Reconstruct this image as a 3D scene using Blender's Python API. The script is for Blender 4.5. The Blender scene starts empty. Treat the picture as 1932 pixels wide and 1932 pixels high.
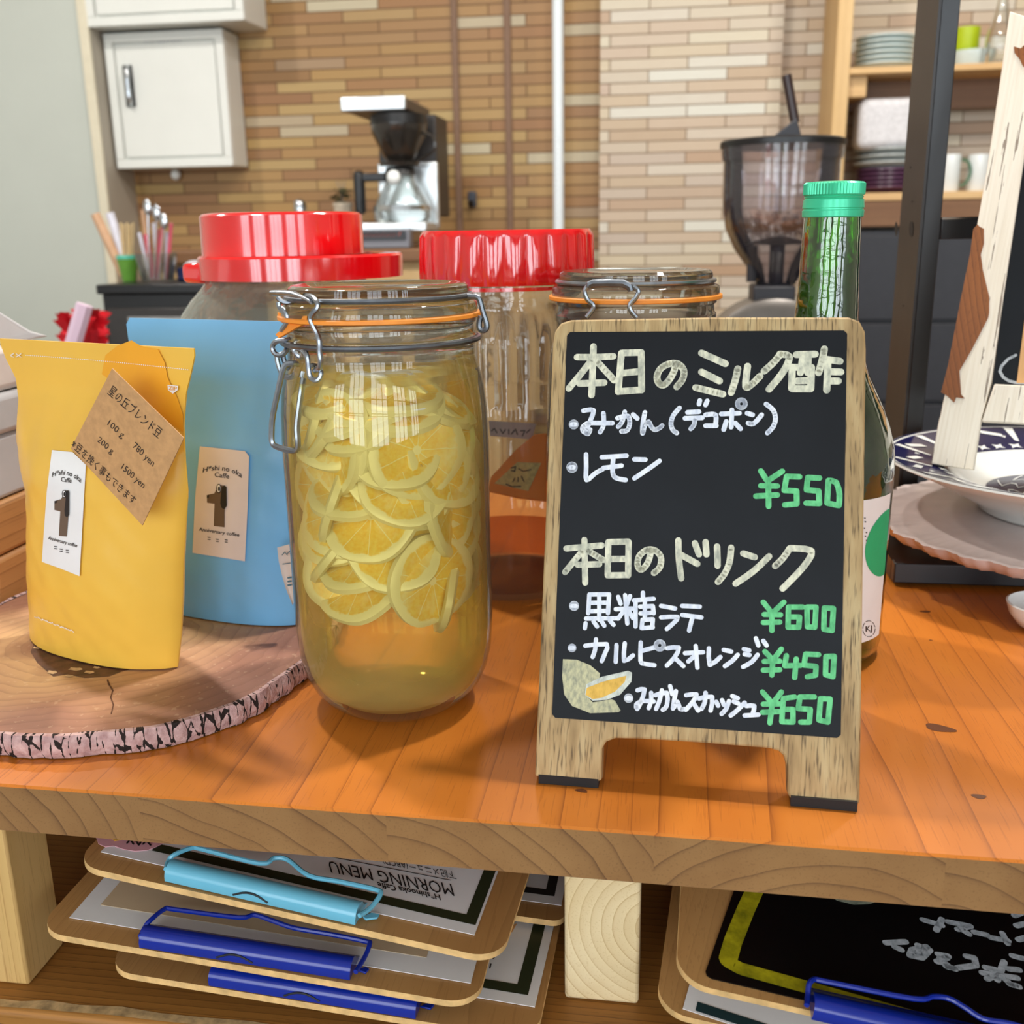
import bpy, bmesh, math, random
from mathutils import Vector, Matrix, Quaternion
random.seed(7)
SC = bpy.context.scene
COL = SC.collection
V = Vector
# ------------------------------------------------------------------ camera
F, CC = 1960.0, 966.0
PITCH, ROLL, YAW, CAMH = map(math.radians, (15.27, 0.95, 8.5, 0)); CAMH = 0.285
CAM = V((0, 0, CAMH))
FW = V((-math.sin(YAW)*math.cos(PITCH), math.cos(YAW)*math.cos(PITCH), -math.sin(PITCH)))
_r = V((math.cos(YAW), math.sin(YAW), 0)); _u = _r.cross(FW)
IX = _r*math.cos(ROLL) - _u*math.sin(ROLL)
IY = -(_r*math.sin(ROLL) + _u*math.cos(ROLL))
cd = bpy.data.cameras.new('camera'); cam = bpy.data.objects.new('camera', cd); COL.objects.link(cam)
_m = Matrix((IX, -IY, -FW)).transposed().to_4x4(); _m.translation = CAM
cam.matrix_world = _m
cd.sensor_width = 36; cd.lens = 36*F/1932.0; cd.clip_start = .02; cd.clip_end = 60
cd.dof.use_dof = True; cd.dof.focus_distance = .60; cd.dof.aperture_fstop = 11
SC.camera = cam
# ------------------------------------------------------------------ look
vs = SC.view_settings
SC.display_settings.display_device = 'sRGB'
vs.view_transform = 'Standard'; vs.look = 'None'; vs.gamma = 1; vs.use_curve_mapping = False
vs.exposure = 0.15
SC.cycles.max_bounces = 14; SC.cycles.transparent_max_bounces = 24
SC.cycles.diffuse_bounces = 4; SC.cycles.glossy_bounces = 4; SC.cycles.transmission_bounces = 10
SC.cycles.caustics_reflective = False; SC.cycles.caustics_refractive = False
# ------------------------------------------------------------------ world + lights
wd = bpy.data.worlds.new('daylight'); SC.world = wd; wd.use_nodes = True
wd.node_tree.nodes['Background'].inputs[0].default_value = (.80, .90, 1.0, 1)
wd.node_tree.nodes['Background'].inputs[1].default_value = .6
def area(name, loc, target, w, h, power, col, shape='RECTANGLE', spread=180):
    l = bpy.data.lights.new(name, 'AREA'); l.shape = shape; l.size = w
    if shape == 'RECTANGLE': l.size_y = h
    l.energy = power; l.color = col; l.spread = math.radians(spread)
    o = bpy.data.objects.new(name, l); COL.objects.link(o); o.location = loc
    o.rotation_euler = (V(target)-V(loc)).to_track_quat('-Z', 'Y').to_euler(); return o
WINX = (-2.35, -1.0, .35, 1.7, 3.05)          # window centres on the wall behind the camera
WY = -2.3
for i, x in enumerate(WINX):
    area('window_daylight', (x, WY-.16, .62), (x, 0, .62), 1.06, 1.7, 33, (.86, .94, 1.0))
LAMPS = ((.40, 1.02, 1.66, 19), (-.80, 1.10, 1.66, 17), (-.20, 1.9, 1.66, 9), (-1.6, 1.9, 1.66, 11), (.9, 2.1, 1.66, 11))
# lamp fixtures are built with the ceiling below
# ------------------------------------------------------------------ pixel -> place helpers
def ray(px, py): return FW + IX*((px-CC)/F) + IY*((py-CC)/F)
def onp(px, py, p, n):
    d = ray(px, py); p = V(p); n = V(n); return CAM + d*((p-CAM).dot(n)/d.dot(n))
def onz(px, py, z=0.0): return onp(px, py, (0, 0, z), (0, 0, 1))
def ony(px, py, y): return onp(px, py, (0, y, 0), (0, 1, 0))
def onx(px, py, x): return onp(px, py, (x, 0, 0), (1, 0, 0))
class Pl:
    """a real plane in the room: origin, in-plane axes u, v and normal n"""
    def __init__(s, o, u, v):
        s.o = V(o); s.u = V(u).normalized(); s.n = s.u.cross(V(v)).normalized(); s.v = s.n.cross(s.u)
    def at(s, px, py, off=0):
        return onp(px, py, s.o+s.n*off, s.n)
    def uv(s, px, py, off=0):
        d = s.at(px, py, off)-s.o; return (d.dot(s.u), d.dot(s.v))
    def P(s, u, v, w=0): return s.o + s.u*u + s.v*v + s.n*w
# ------------------------------------------------------------------ materials
def lin(c): return tuple(((x/255.)/12.92 if x/255. <= .04045 else ((x/255.+.055)/1.055)**2.4) for x in c)
def C4(c): return lin(c)+(1,)
def newmat(name):
    m = bpy.data.materials.new(name); m.use_nodes = True; nt = m.node_tree; nt.nodes.clear()
    out = nt.nodes.new('ShaderNodeOutputMaterial'); return m, nt, out
class NT:
    def __init__(s, name):
        s.m, s.nt, s.out = newmat(name)
    def n(s, t, **k):
        nd = s.nt.nodes.new(t)
        for a, b in k.items():
            if a == 'ins':
                for kk, vv in b.items(): s.set(nd, kk, vv)
            else: setattr(nd, a, b)
        return nd
    def set(s, nd, k, v):
        if hasattr(v, 'is_output') or isinstance(v, bpy.types.NodeSocket): s.nt.links.new(v, nd.inputs[k])
        else: nd.inputs[k].default_value = v
    def math(s, op, a, b=0.0, c=0.0):
        nd = s.n('ShaderNodeMath', operation=op); s.set(nd, 0, a); s.set(nd, 1, b); s.set(nd, 2, c); return nd.outputs[0]
    def mix(s, f, a, b):
        nd = s.n('ShaderNodeMix', data_type='RGBA'); s.set(nd, 0, f); s.set(nd, 6, a); s.set(nd, 7, b); return nd.outputs[2]
    def ramp(s, f, stops, interp='LINEAR'):
        nd = s.n('ShaderNodeValToRGB'); s.set(nd, 0, f); cr = nd.color_ramp; cr.interpolation = interp
        while len(cr.elements) > len(stops): cr.elements.remove(cr.elements[-1])
        while len(cr.elements) < len(stops): cr.elements.new(.5)
        for e, (p, c) in zip(cr.elements, stops): e.position = p; e.color = c
        return nd.outputs[0]
    def coord(s): return s.n('ShaderNodeTexCoord').outputs['Object']
    def map(s, vec, scale=(1, 1, 1), rot=(0, 0, 0), loc=(0, 0, 0)):
        nd = s.n('ShaderNodeMapping'); s.set(nd, 0, vec); nd.inputs[1].default_value = loc; nd.inputs[2].default_value = rot; nd.inputs[3].default_value = scale; return nd.outputs[0]
    def noise(s, vec, scale, detail=4, rough=.55):
        nd = s.n('ShaderNodeTexNoise'); s.set(nd, 'Vector', vec); nd.inputs['Scale'].default_value = scale; nd.inputs['Detail'].default_value = detail; nd.inputs['Roughness'].default_value = rough; return nd.outputs[0]
    def sep(s, vec):
        nd = s.n('ShaderNodeSeparateXYZ'); s.set(nd, 0, vec); return nd.outputs
    def comb(s, x, y, z):
        nd = s.n('ShaderNodeCombineXYZ'); s.set(nd, 0, x); s.set(nd, 1, y); s.set(nd, 2, z); return nd.outputs[0]
    def bump(s, h, strength=.3, dist=.001):
        nd = s.n('ShaderNodeBump'); s.set(nd, 'Height', h); nd.inputs['Strength'].default_value = strength; nd.inputs['Distance'].default_value = dist; return nd.outputs[0]
    def pbsdf(s, col, rough=.5, metal=0., normal=None, spec=.5, coat=0., sss=0.):
        nd = s.n('ShaderNodeBsdfPrincipled'); s.set(nd, 'Base Color', col); s.set(nd, 'Roughness', rough); s.set(nd, 'Metallic', metal)
        s.set(nd, 'Specular IOR Level', spec); s.set(nd, 'Coat Weight', coat); nd.inputs['Coat Roughness'].default_value = .08
        if normal is not None: s.set(nd, 'Normal', normal)
        return nd.outputs[0]
    def done(s, sh):
        s.nt.links.new(sh, s.out.inputs[0]); return s.m
def plain(name, c, rough=.5, metal=0., spec=.5, coat=0., var=.05, vscale=40, bump=0., bscale=200):
    t = NT(name); co = t.coord(); col = C4(c)
    if var > 0:
        nz = t.noise(co, vscale, 3)
        d = tuple(max(0, x*(1-var*1.6)) for x in col[:3])+(1,); b = tuple(min(1, x*(1+var*1.6)) for x in col[:3])+(1,)
        col = t.ramp(nz, [(.3, d), (.7, b)])
    nrm = t.bump(t.noise(co, bscale, 3), bump, .001) if bump > 0 else None
    return t.done(t.pbsdf(col, rough, metal, nrm, spec, coat))
def glassy(name, tint=(255, 255, 255), edge=(150, 160, 150), body=.03, gloss_rough=.02, wavy=0., edge_w=.5, wscale=30, smudge=0., fk=1.5, lens=0., lens_z=0.):
    """clear thin glass: see-through with a mirror coat and denser, tinted rims"""
    t = NT(name); co = t.coord()
    nrm = t.bump(t.noise(co, wscale, 2), wavy, .01) if wavy > 0 else None
    tr = t.n('ShaderNodeBsdfTransparent'); tr.inputs[0].default_value = C4(tint)
    df = t.n('ShaderNodeBsdfPrincipled'); df.inputs['Base Color'].default_value = C4(edge); df.inputs['Roughness'].default_value = .25
    lw = t.n('ShaderNodeLayerWeight'); lw.inputs[0].default_value = .35
    fac = t.math('MULTIPLY_ADD', t.math('POWER', lw.outputs['Facing'], 2.2), edge_w, body)
    if smudge > 0: fac = t.math('ADD', fac, t.math('MULTIPLY', t.math('GREATER_THAN', t.noise(co, 60, 6, .7), .6), smudge))
    base = tr.outputs[0]
    if lens > 0:                                          # thick fluted zone bends the view
        rf = t.n('ShaderNodeBsdfRefraction'); rf.inputs['Color'].default_value = C4(tint); rf.inputs['IOR'].default_value = 1.3; rf.inputs['Roughness'].default_value = .01
        if nrm is not None: t.set(rf, 'Normal', nrm)
        ml = t.n('ShaderNodeMixShader'); t.set(ml, 0, t.math('MULTIPLY', t.math('GREATER_THAN', t.sep(co)[2], lens_z), lens)); t.set(ml, 1, base); t.set(ml, 2, rf.outputs[0]); base = ml.outputs[0]
    m1 = t.n('ShaderNodeMixShader'); t.set(m1, 0, fac); t.set(m1, 1, base); t.set(m1, 2, df.outputs[0])
    gl = t.n('ShaderNodeBsdfGlossy'); gl.inputs['Roughness'].default_value = gloss_rough
    fr = t.n('ShaderNodeFresnel'); fr.inputs[0].default_value = 1.5
    if nrm is not None:
        t.set(gl, 'Normal', nrm); t.set(fr, 'Normal', nrm)
    m2 = t.n('ShaderNodeMixShader'); t.set(m2, 0, t.math('MINIMUM', t.math('MULTIPLY', fr.outputs[0], fk), .85)); t.set(m2, 1, m1.outputs[0]); t.set(m2, 2, gl.outputs[0])
    return t.done(m2.outputs[0])
def wood(name, base, dark, light, ring=(0., 0., 0.), axis='Y', scale=1., spacing=.006, plank=0., rough=.45, coat=0., line=.5, spec=.4, bump=.1, ringy=True, fine=True, wob=.006, softness=.3, irr=0., sharp=16.):
    """solid wood: annual rings round an axis, so faces show lines along the grain and arcs on the ends"""
    t = NT(name); co = t.coord(); x, y, z = t.sep(co)
    if axis == 'Y': a, b, g = x, z, y
    elif axis == 'X': a, b, g = y, z, x
    else: a, b, g = x, y, z
    lo = t.comb(t.math('MULTIPLY', a, 1.), t.math('MULTIPLY', b, 1.), t.math('MULTIPLY', g, .12))
    wn = t.noise(lo, 9*scale, 3)
    if plank > 0:
        idx = t.math('FLOOR', t.math('DIVIDE', t.math('ADD', a, t.math('MULTIPLY', g, .0)), plank))
        w1 = t.n('ShaderNodeTexWhiteNoise', noise_dimensions='1D'); t.set(w1, 'W', idx)
        rx, ry, rz = t.sep(w1.outputs['Color'])
        cx = t.math('ADD', t.math('MULTIPLY', t.math('ADD', idx, .5), plank), t.math('MULTIPLY_ADD', rx, plank*1.6, -plank*.8))
        cz = t.math('MULTIPLY_ADD', t.math('SIGN', t.math('SUBTRACT', rz, .5)), .05, t.math('MULTIPLY_ADD', ry, .05, -.035))
        da, db = t.math('SUBTRACT', a, cx), t.math('SUBTRACT', b, cz)
    else:
        da, db = t.math('SUBTRACT', a, ring[0]), t.math('SUBTRACT', b, ring[1]); idx = None
    r = t.math('SQRT', t.math('ADD', t.math('MULTIPLY', da, da), t.math('MULTIPLY', db, db)))
    r = t.math('ADD', r, t.math('MULTIPLY_ADD', wn, wob*2, -wob))
    w3 = t.noise(t.comb(t.math('MULTIPLY', r, 28.), 0., 0.), 1.0, 2)
    r = t.math('ADD', r, t.math('MULTIPLY_ADD', w3, irr*2, -irr))
    ph = t.math('FRACT', t.math('DIVIDE', r, spacing))
    vary = t.noise(t.comb(t.math('MULTIPLY', r, 60.), 0., t.math('MULTIPLY', g, .4)), 1.0, 2)
    ln = t.math('MULTIPLY', t.math('POWER', ph, sharp), t.math('MULTIPLY', vary, 1.7))      # thin dark latewood line
    soft = t.math('MULTIPLY', ph, softness)
    fac = t.math('MULTIPLY', t.math('ADD', ln, soft), line)
    big = t.noise(lo, 22*scale, 4)
    c = t.ramp(big, [(.25, C4(base)), (.75, C4(light))])
    if idx is not None:
        c = t.mix(t.math('MULTIPLY', ry, .2), c, C4(tuple(int(k*.86) for k in base)))
    c = t.mix(fac, c, C4(dark))
    if fine:
        fl = t.noise(t.comb(t.math('MULTIPLY', a, 900.), t.math('MULTIPLY', b, 900.), t.math('MULTIPLY', g, 28.)), 1.0, 2)
        c = t.mix(t.math('MULTIPLY', t.math('GREATER_THAN', fl, .62), .22), c, C4(dark))
    nrm = t.bump(big, bump, .0006)
    return t.done(t.pbsdf(c, rough, 0, nrm, spec, coat))
# ------------------------------------------------------------------ mesh builder
class MB:
    def __init__(s): s.v = []; s.f = []; s.mi = []; s.cur = 0
    def add(s, vs_, fs):
        o = len(s.v); s.v += [V(p) for p in vs_]
        for f in fs: s.f.append(tuple(i+o for i in f)); s.mi.append(s.cur)
        return s
    def box(s, a, b, R=None):
        x0, y0, z0 = a; x1, y1, z1 = b
        p = [V(q) for q in ((x0, y0, z0), (x1, y0, z0), (x1, y1, z0), (x0, y1, z0), (x0, y0, z1), (x1, y0, z1), (x1, y1, z1), (x0, y1, z1))]
        if R is not None: p = [R @ q for q in p]
        return s.add(p, [(3, 2, 1, 0), (4, 5, 6, 7), (0, 1, 5, 4), (1, 2, 6, 5), (2, 3, 7, 6), (3, 0, 4, 7)])
    def prism(s, bot, top):
        n = len(bot); return s.add(list(bot)+list(top), [tuple(reversed(range(n))), tuple(range(n, 2*n))]+[(i, (i+1) % n, n+(i+1) % n, n+i) for i in range(n)])
    def poly(s, pl, uvs, w0, w1):
        return s.prism([pl.P(u, v, w0) for u, v in uvs], [pl.P(u, v, w1) for u, v in uvs])
    def face(s, pts): return s.add(pts, [tuple(range(len(pts)))])
    def grid(s, rows, closed=False):
        m = len(rows); n = len(rows[0]); fs = []
        for i in range(m-1):
            for j in range(n if closed else n-1):
                k = (j+1) % n; fs.append((i*n+j, i*n+k, (i+1)*n+k, (i+1)*n+j))
        return s.add([p for r in rows for p in r], fs)
    def lathe(s, prof, c=(0, 0, 0), seg=48, caps=True, flute=None, ax=None):
        c = V(c); rows = []
        for z, r in prof:
            row = []
            for i in range(seg):
                a = 2*math.pi*i/seg; rr = r if flute is None else r*flute(a, z)
                p = V((rr*math.cos(a), rr*math.sin(a), z)); row.append(c+(ax @ p if ax is not None else p))
            rows.append(row)
        o = len(s.v); s.grid(rows, True)
        if caps:
            s.f.append(tuple(o+i for i in reversed(range(seg)))); s.mi.append(s.cur)
            e = o+(len(prof)-1)*seg; s.f.append(tuple(e+i for i in range(seg))); s.mi.append(s.cur)
        return s
    def tube(s, path, r, seg=8, closed=False, flat=1.0):
        P = [V(p) for p in path]; n = len(P); rows = []; prev = None
        for i in range(n):
            a = P[(i-1) % n] if closed or i > 0 else P[i]; b = P[(i+1) % n] if closed or i < n-1 else P[i]
            t = (b-a)
            if t.length < 1e-9: t = V((0, 0, 1))
            t.normalize()
            if prev is None:
                up = V((0, 0, 1)) if abs(t.z) < .9 else V((1, 0, 0)); x = t.cross(up).normalized()
            else:
                x = prev - t*prev.dot(t)
                x = x.normalized() if x.length > 1e-6 else t.orthogonal().normalized()
            prev = x; y = t.cross(x); rr = r[i] if isinstance(r, (list, tuple)) else r
            rows.append([P[i] + x*(rr*math.cos(2*math.pi*k/seg)) + y*(rr*flat*math.sin(2*math.pi*k/seg)) for k in range(seg)])
        if closed: rows.append(rows[0])
        o = len(s.v); s.grid(rows, True)
        if not closed:
            s.f.append(tuple(o+i for i in reversed(range(seg)))); s.mi.append(s.cur)
            e = o+(n-1)*seg; s.f.append(tuple(e+i for i in range(seg))); s.mi.append(s.cur)
        return s
    def stroke(s, pl, uv, w, off, rnd=True):
        """a flat marker stroke lying on plane pl along the uv points, width w"""
        p = [V((a, b)) for a, b in uv]; h = w/2
        for a, b in zip(p, p[1:]):
            d = b-a
            if d.length < 1e-7: continue
            d.normalize(); q = V((-d.y, d.x))*h
            s.face([pl.P(*(a-q), off), pl.P(*(b-q), off), pl.P(*(b+q), off), pl.P(*(a+q), off)])
        if rnd:
            for a in p:
                s.face([pl.P(a.x+h*math.cos(k*math.pi/5), a.y+h*math.sin(k*math.pi/5), off+.00001) for k in range(10)])
        return s
    def ball(s, c, r, sx=1, sy=1, sz=1, seg=16):
        c = V(c); rows = []
        for i in range(1, seg//2):
            t = math.pi*i/(seg//2); rows.append([c+V((r*sx*math.sin(t)*math.cos(2*math.pi*k/seg), r*sy*math.sin(t)*math.sin(2*math.pi*k/seg), -r*sz*math.cos(t))) for k in range(seg)])
        o = len(s.v); s.grid(rows, True); n = len(rows)
        s.add([c-V((0, 0, r*sz)), c+V((0, 0, r*sz))], []); b = len(s.v)-2
        for k in range(seg):
            s.f.append((b, o+(k+1) % seg, o+k)); s.mi.append(s.cur)
            e = o+(n-1)*seg; s.f.append((b+1, e+k, e+(k+1) % seg)); s.mi.append(s.cur)
        return s
    def build(s, name, mat, parent=None, angle=40, bevel=0., seg=2, subsurf=0, loc=None):
        org = wloc(parent) if parent is not None else (V(loc) if loc is not None else V((0, 0, 0)))
        me = bpy.data.meshes.new(name); me.from_pydata([tuple(p-org) for p in s.v], [], s.f)
        mats = mat if isinstance(mat, (list, tuple)) else [mat]
        for m in mats: me.materials.append(m)
        if len(mats) > 1: me.polygons.foreach_set('material_index', s.mi)
        bm = bmesh.new(); bm.from_mesh(me); bmesh.ops.recalc_face_normals(bm, faces=bm.faces); bm.to_mesh(me); bm.free()
        if angle > 0:
            me.shade_smooth(); me.set_sharp_from_angle(angle=math.radians(angle))
        o = bpy.data.objects.new(name, me); COL.objects.link(o)
        if parent is not None: o.parent = parent
        else: o.location = org
        if bevel > 0:
            b = o.modifiers.new('bevel', 'BEVEL'); b.width = bevel; b.segments = seg; b.limit_method = 'ANGLE'; b.angle_limit = math.radians(40)
        if subsurf:
            b = o.modifiers.new('subsurf', 'SUBSURF'); b.levels = subsurf; b.render_levels = subsurf
        return o
def wloc(o):
    p = V((0, 0, 0))
    while o is not None: p += o.location; o = o.parent
    return p
def tag(o, label, cat, group=None, kind=None):
    o['label'] = label; o['category'] = cat
    if group: o['group'] = group
    if kind: o['kind'] = kind
    return o
def thing(name, loc, label, cat, group=None):
    o = bpy.data.objects.new(name, None); COL.objects.link(o); o.location = V(loc); o.empty_display_size = .02
    return tag(o, label, cat, group)
def struct(o): o['kind'] = 'structure'; return o
def txt(name, body, pl, a, b, mat, parent, off=.0004, bold=0., fit=True, size=None, flip=False, arch=0.):
    """lettering on plane pl: baseline runs from pixel a to pixel b (pixels of the photo)"""
    cu = bpy.data.curves.new(name, 'FONT'); cu.body = body; cu.offset = bold; cu.resolution_u = 3
    ob = bpy.data.objects.new(name, cu); COL.objects.link(ob)
    bpy.context.view_layer.update()
    me0 = bpy.data.meshes.new_from_object(ob.evaluated_get(bpy.context.evaluated_depsgraph_get()))
    bpy.data.objects.remove(ob)
    xs = [v.co.x for v in me0.vertices]; x0, x1 = min(xs), max(xs)
    ua, ub = V(pl.uv(*a, off)), V(pl.uv(*b, off)); d = ub-ua; L = d.length; k = L/(x1-x0); d.normalize(); q = V((-d.y, d.x))
    sy = k if size is None else size
    mb = MB(); pts = []
    for v in me0.vertices:
        t = (v.co.x-x0)/(x1-x0); yy = v.co.y*sy + arch*L*(1-(2*t-1)**2)
        w = ua + d*((v.co.x-x0)*k) + q*yy; pts.append(pl.P(w.x, w.y, off))
    mb.add(pts, [tuple(p.vertices) for p in me0.polygons])
    return mb.build(name, mat, parent, angle=0)
def rrect(w, h, r, n=6, x0=0., y0=0.):
    pts = []
    for cx, cy, a0 in ((w-r, r, -90), (w-r, h-r, 0), (r, h-r, 90), (r, r, 180)):
        for i in range(n+1):
            a = math.radians(a0+90*i/n); pts.append((x0+cx+r*math.cos(a), y0+cy+r*math.sin(a)))
    return pts
def smooth(pts, k=4):
    """Catmull-Rom through the points"""
    P = [V(p) for p in pts]; out = []
    for i in range(len(P)-1):
        p0, p1, p2, p3 = P[max(i-1, 0)], P[i], P[i+1], P[min(i+2, len(P)-1)]
        for j in range(k):
            t = j/k; out.append(.5*((2*p1)+(p2-p0)*t+(2*p0-5*p1+4*p2-p3)*t*t+(3*p1-p0-3*p2+p3)*t**3))
    out.append(P[-1]); return out
# ================================================================== materials
M = {}
M['pine'] = wood('varnished_pine', (194, 110, 36), (116, 54, 18), (210, 126, 44), axis='Y', plank=.135, spacing=.0125, rough=.36, coat=.15, line=.85, bump=.02, wob=.010, softness=.02, irr=.012, sharp=26.)
M['pine_end_shaded'] = wood('pine_end_grain_shaded', (142, 100, 56), (84, 54, 30), (164, 122, 74), axis='Y', plank=.135, spacing=.0125, rough=.6, line=.85, bump=.1, wob=.010, softness=.12, irr=.012, sharp=14.)  # end grain, with the shade of the front face mixed into its colour
M['raw_pine'] = wood('raw_pine', (226, 200, 150), (190, 154, 100), (240, 220, 178), axis='Y', ring=(.004, .05), spacing=.0062, rough=.7, line=.8, bump=.3, wob=.004)
M['post_pine'] = wood('post_pine', (206, 164, 96), (150, 100, 46), (226, 190, 128), axis='Z', ring=(.0, .06), spacing=.006, rough=.65, line=.5, bump=.3)
M['old_wood'] = wood('old_shelf_wood', (146, 96, 40), (70, 40, 18), (178, 122, 56), axis='X', ring=(.5, -.25), spacing=.005, rough=.5, line=.7, bump=.4)
M['shelf_wood'] = wood('pale_shelf_wood', (206, 166, 112), (164, 118, 70), (222, 186, 134), axis='X', ring=(.2, .3), spacing=.02, rough=.55, line=.4)
M['shelf_up'] = wood('pale_upright_wood', (208, 172, 118), (170, 128, 80), (222, 190, 140), axis='Z', ring=(.2, .3), spacing=.02, rough=.55, line=.4)
M['shelf_dark'] = wood('brown_apron_wood', (118, 82, 54), (84, 56, 36), (136, 98, 66), axis='X', ring=(.2, .3), spacing=.02, rough=.5, line=.4)
M['box_wood'] = wood('brown_box_wood', (178, 122, 70), (116, 70, 36), (200, 146, 90), axis='Y', ring=(.1, -.2), spacing=.012, rough=.5, line=.6)
M['greige'] = plain('warm_white_paint', (190, 195, 186), .55, var=.02, vscale=3)
M['grey_paint'] = plain('grey_return_paint', (176, 168, 154), .6, var=.03, vscale=6)
M['cream'] = plain('cream_trim_paint', (216, 208, 184), .5, var=.02)
M['room'] = plain('room_plaster', (214, 208, 198), .8, var=.02, vscale=2)
M['floor'] = plain('grey_floor', (120, 112, 104), .6, var=.08, vscale=4)
M['cab'] = plain('white_cabinet_enamel', (224, 226, 220), .35, var=.015, vscale=5)
M['chrome'] = plain('chrome', (205, 210, 215), .18, 1.0, var=.02)
M['steel'] = plain('galvanised_wire', (168, 176, 186), .3, 1.0, var=.12, vscale=120)
M['darksteel'] = plain('dull_steel', (128, 134, 142), .4, 1.0, var=.1, vscale=150)
M['black'] = plain('black_paint', (13, 13, 15), .35, var=.1)
M['blackm'] = plain('black_powder_coat', (26, 28, 32), .38, var=.08, spec=.6)
M['blackwarm'] = plain('black_side_paint', (44, 40, 38), .42, var=.08)
M['dkgrey'] = plain('dark_grey_panel', (40, 40, 46), .5, var=.06)
M['white'] = plain('white_china', (232, 236, 234), .2, var=.01, spec=.6)
M['red'] = plain('glossy_red_plastic', (228, 6, 16), .12, var=.03, vscale=14, spec=.9, coat=.8)
M['rednear'] = M['red']
M['orange'] = plain('orange_rubber', (250, 150, 48), .5, var=.06, vscale=80)
M['paper'] = plain('white_paper', (236, 234, 232), .6, var=.015)
M['greypaper'] = plain('grey_sticker_paper', (206, 192, 184), .7, var=.03)
M['kraft'] = plain('kraft_card', (196, 150, 100), .8, var=.07, vscale=220, bump=.1, bscale=500)
M['ink'] = plain('black_ink', (24, 22, 22), .6, var=0)
M['inkgrey'] = plain('grey_print', (92, 90, 92), .6, var=0)
M['greenink'] = plain('dark_green_print', (40, 48, 26), .5, var=0)
M['brownink'] = plain('brown_print', (104, 84, 68), .6, var=0)
M['board'] = plain('chalkboard_film', (17, 20, 25), .5, var=.12, vscale=25, spec=.2)
M['board2'] = plain('black_menu_film', (9, 9, 10), .3, var=.1, vscale=25)
def marker(name, c, d, sc=300):
    t = NT(name); co = t.coord(); nz = t.noise(t.map(co, (1, 1, .35)), sc, 3, .6)
    return t.done(t.pbsdf(t.ramp(nz, [(.3, C4(d)), (.62, C4(c))]), .5, 0, None, .3))
M['chalk'] = marker('cream_marker', (232, 230, 204), (164, 166, 150))
M['whitemark'] = marker('white_marker', (242, 246, 252), (206, 214, 230))
M['greenmark'] = marker('green_marker', (112, 214, 142), (76, 168, 108))
M['yellowmark'] = marker('yellow_marker', (176, 164, 24), (120, 116, 14), 120)
M['lemonmark'] = marker('lemon_marker', (236, 190, 84), (206, 158, 58))
M['greymark'] = marker('grey_marker', (190, 194, 198), (140, 146, 150))
t = NT('greyed_oak'); co = t.coord(); x, y, z = t.sep(co)
a_ = t.math('ADD', x, t.math('MULTIPLY', t.noise(t.map(co, (8, 8, 3)), 1.0, 2), .012))
st_ = t.noise(t.comb(t.math('MULTIPLY', a_, 900.), t.math('MULTIPLY', y, 200.), t.math('MULTIPLY', z, 5.)), 1.0, 2, .5)
st2 = t.noise(t.comb(t.math('MULTIPLY', a_, 120.), t.math('MULTIPLY', y, 60.), t.math('MULTIPLY', z, 4.)), 1.0, 3)
c = t.ramp(st2, [(.30, C4((142, 114, 78))), (.5, C4((182, 152, 108))), (.72, C4((202, 178, 134)))])
c = t.mix(t.math('MULTIPLY', t.noise(co, 16, 3), .14), c, C4((200, 176, 100)))
c = t.mix(t.math('MULTIPLY', t.ramp(st_, [(.54, (0, 0, 0, 1)), (.70, (1, 1, 1, 1))]), .8), c, C4((66, 50, 34)))
M['oak'] = t.done(t.pbsdf(c, .6, 0, t.bump(t.math('SUBTRACT', 1., st_), .4, .0006), .3))
M['rubber'] = plain('black_rubber', (16, 16, 18), .6, var=0)
M['purple'] = plain('purple_china', (92, 58, 86), .3, var=.05)
M['greychina'] = plain('grey_china', (176, 182, 180), .3, var=.03)
M['palechina'] = plain('pale_blue_china', (196, 210, 208), .3, var=.03)
M['lime'] = plain('lime_plastic', (170, 190, 20), .4, var=.03)
M['cloth'] = plain('white_waffle_cloth', (214, 212, 214), .9, var=.08, vscale=160, bump=.6, bscale=260)
M['clipblue'] = plain('pale_blue_enamel', (112, 188, 214), .22, var=.02, spec=.6)
M['clipnavy'] = plain('royal_blue_enamel', (14, 42, 150), .2, var=.03, spec=.6)
M['ply'] = wood('clipboard_face', (176, 128, 74), (130, 88, 46), (194, 148, 92), axis='Y', ring=(.1, -.3), spacing=.004, rough=.4, coat=.15, line=.3)
M['plyedge'] = plain('clipboard_edge', (226, 184, 122), .7, var=.12, vscale=130)
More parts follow.
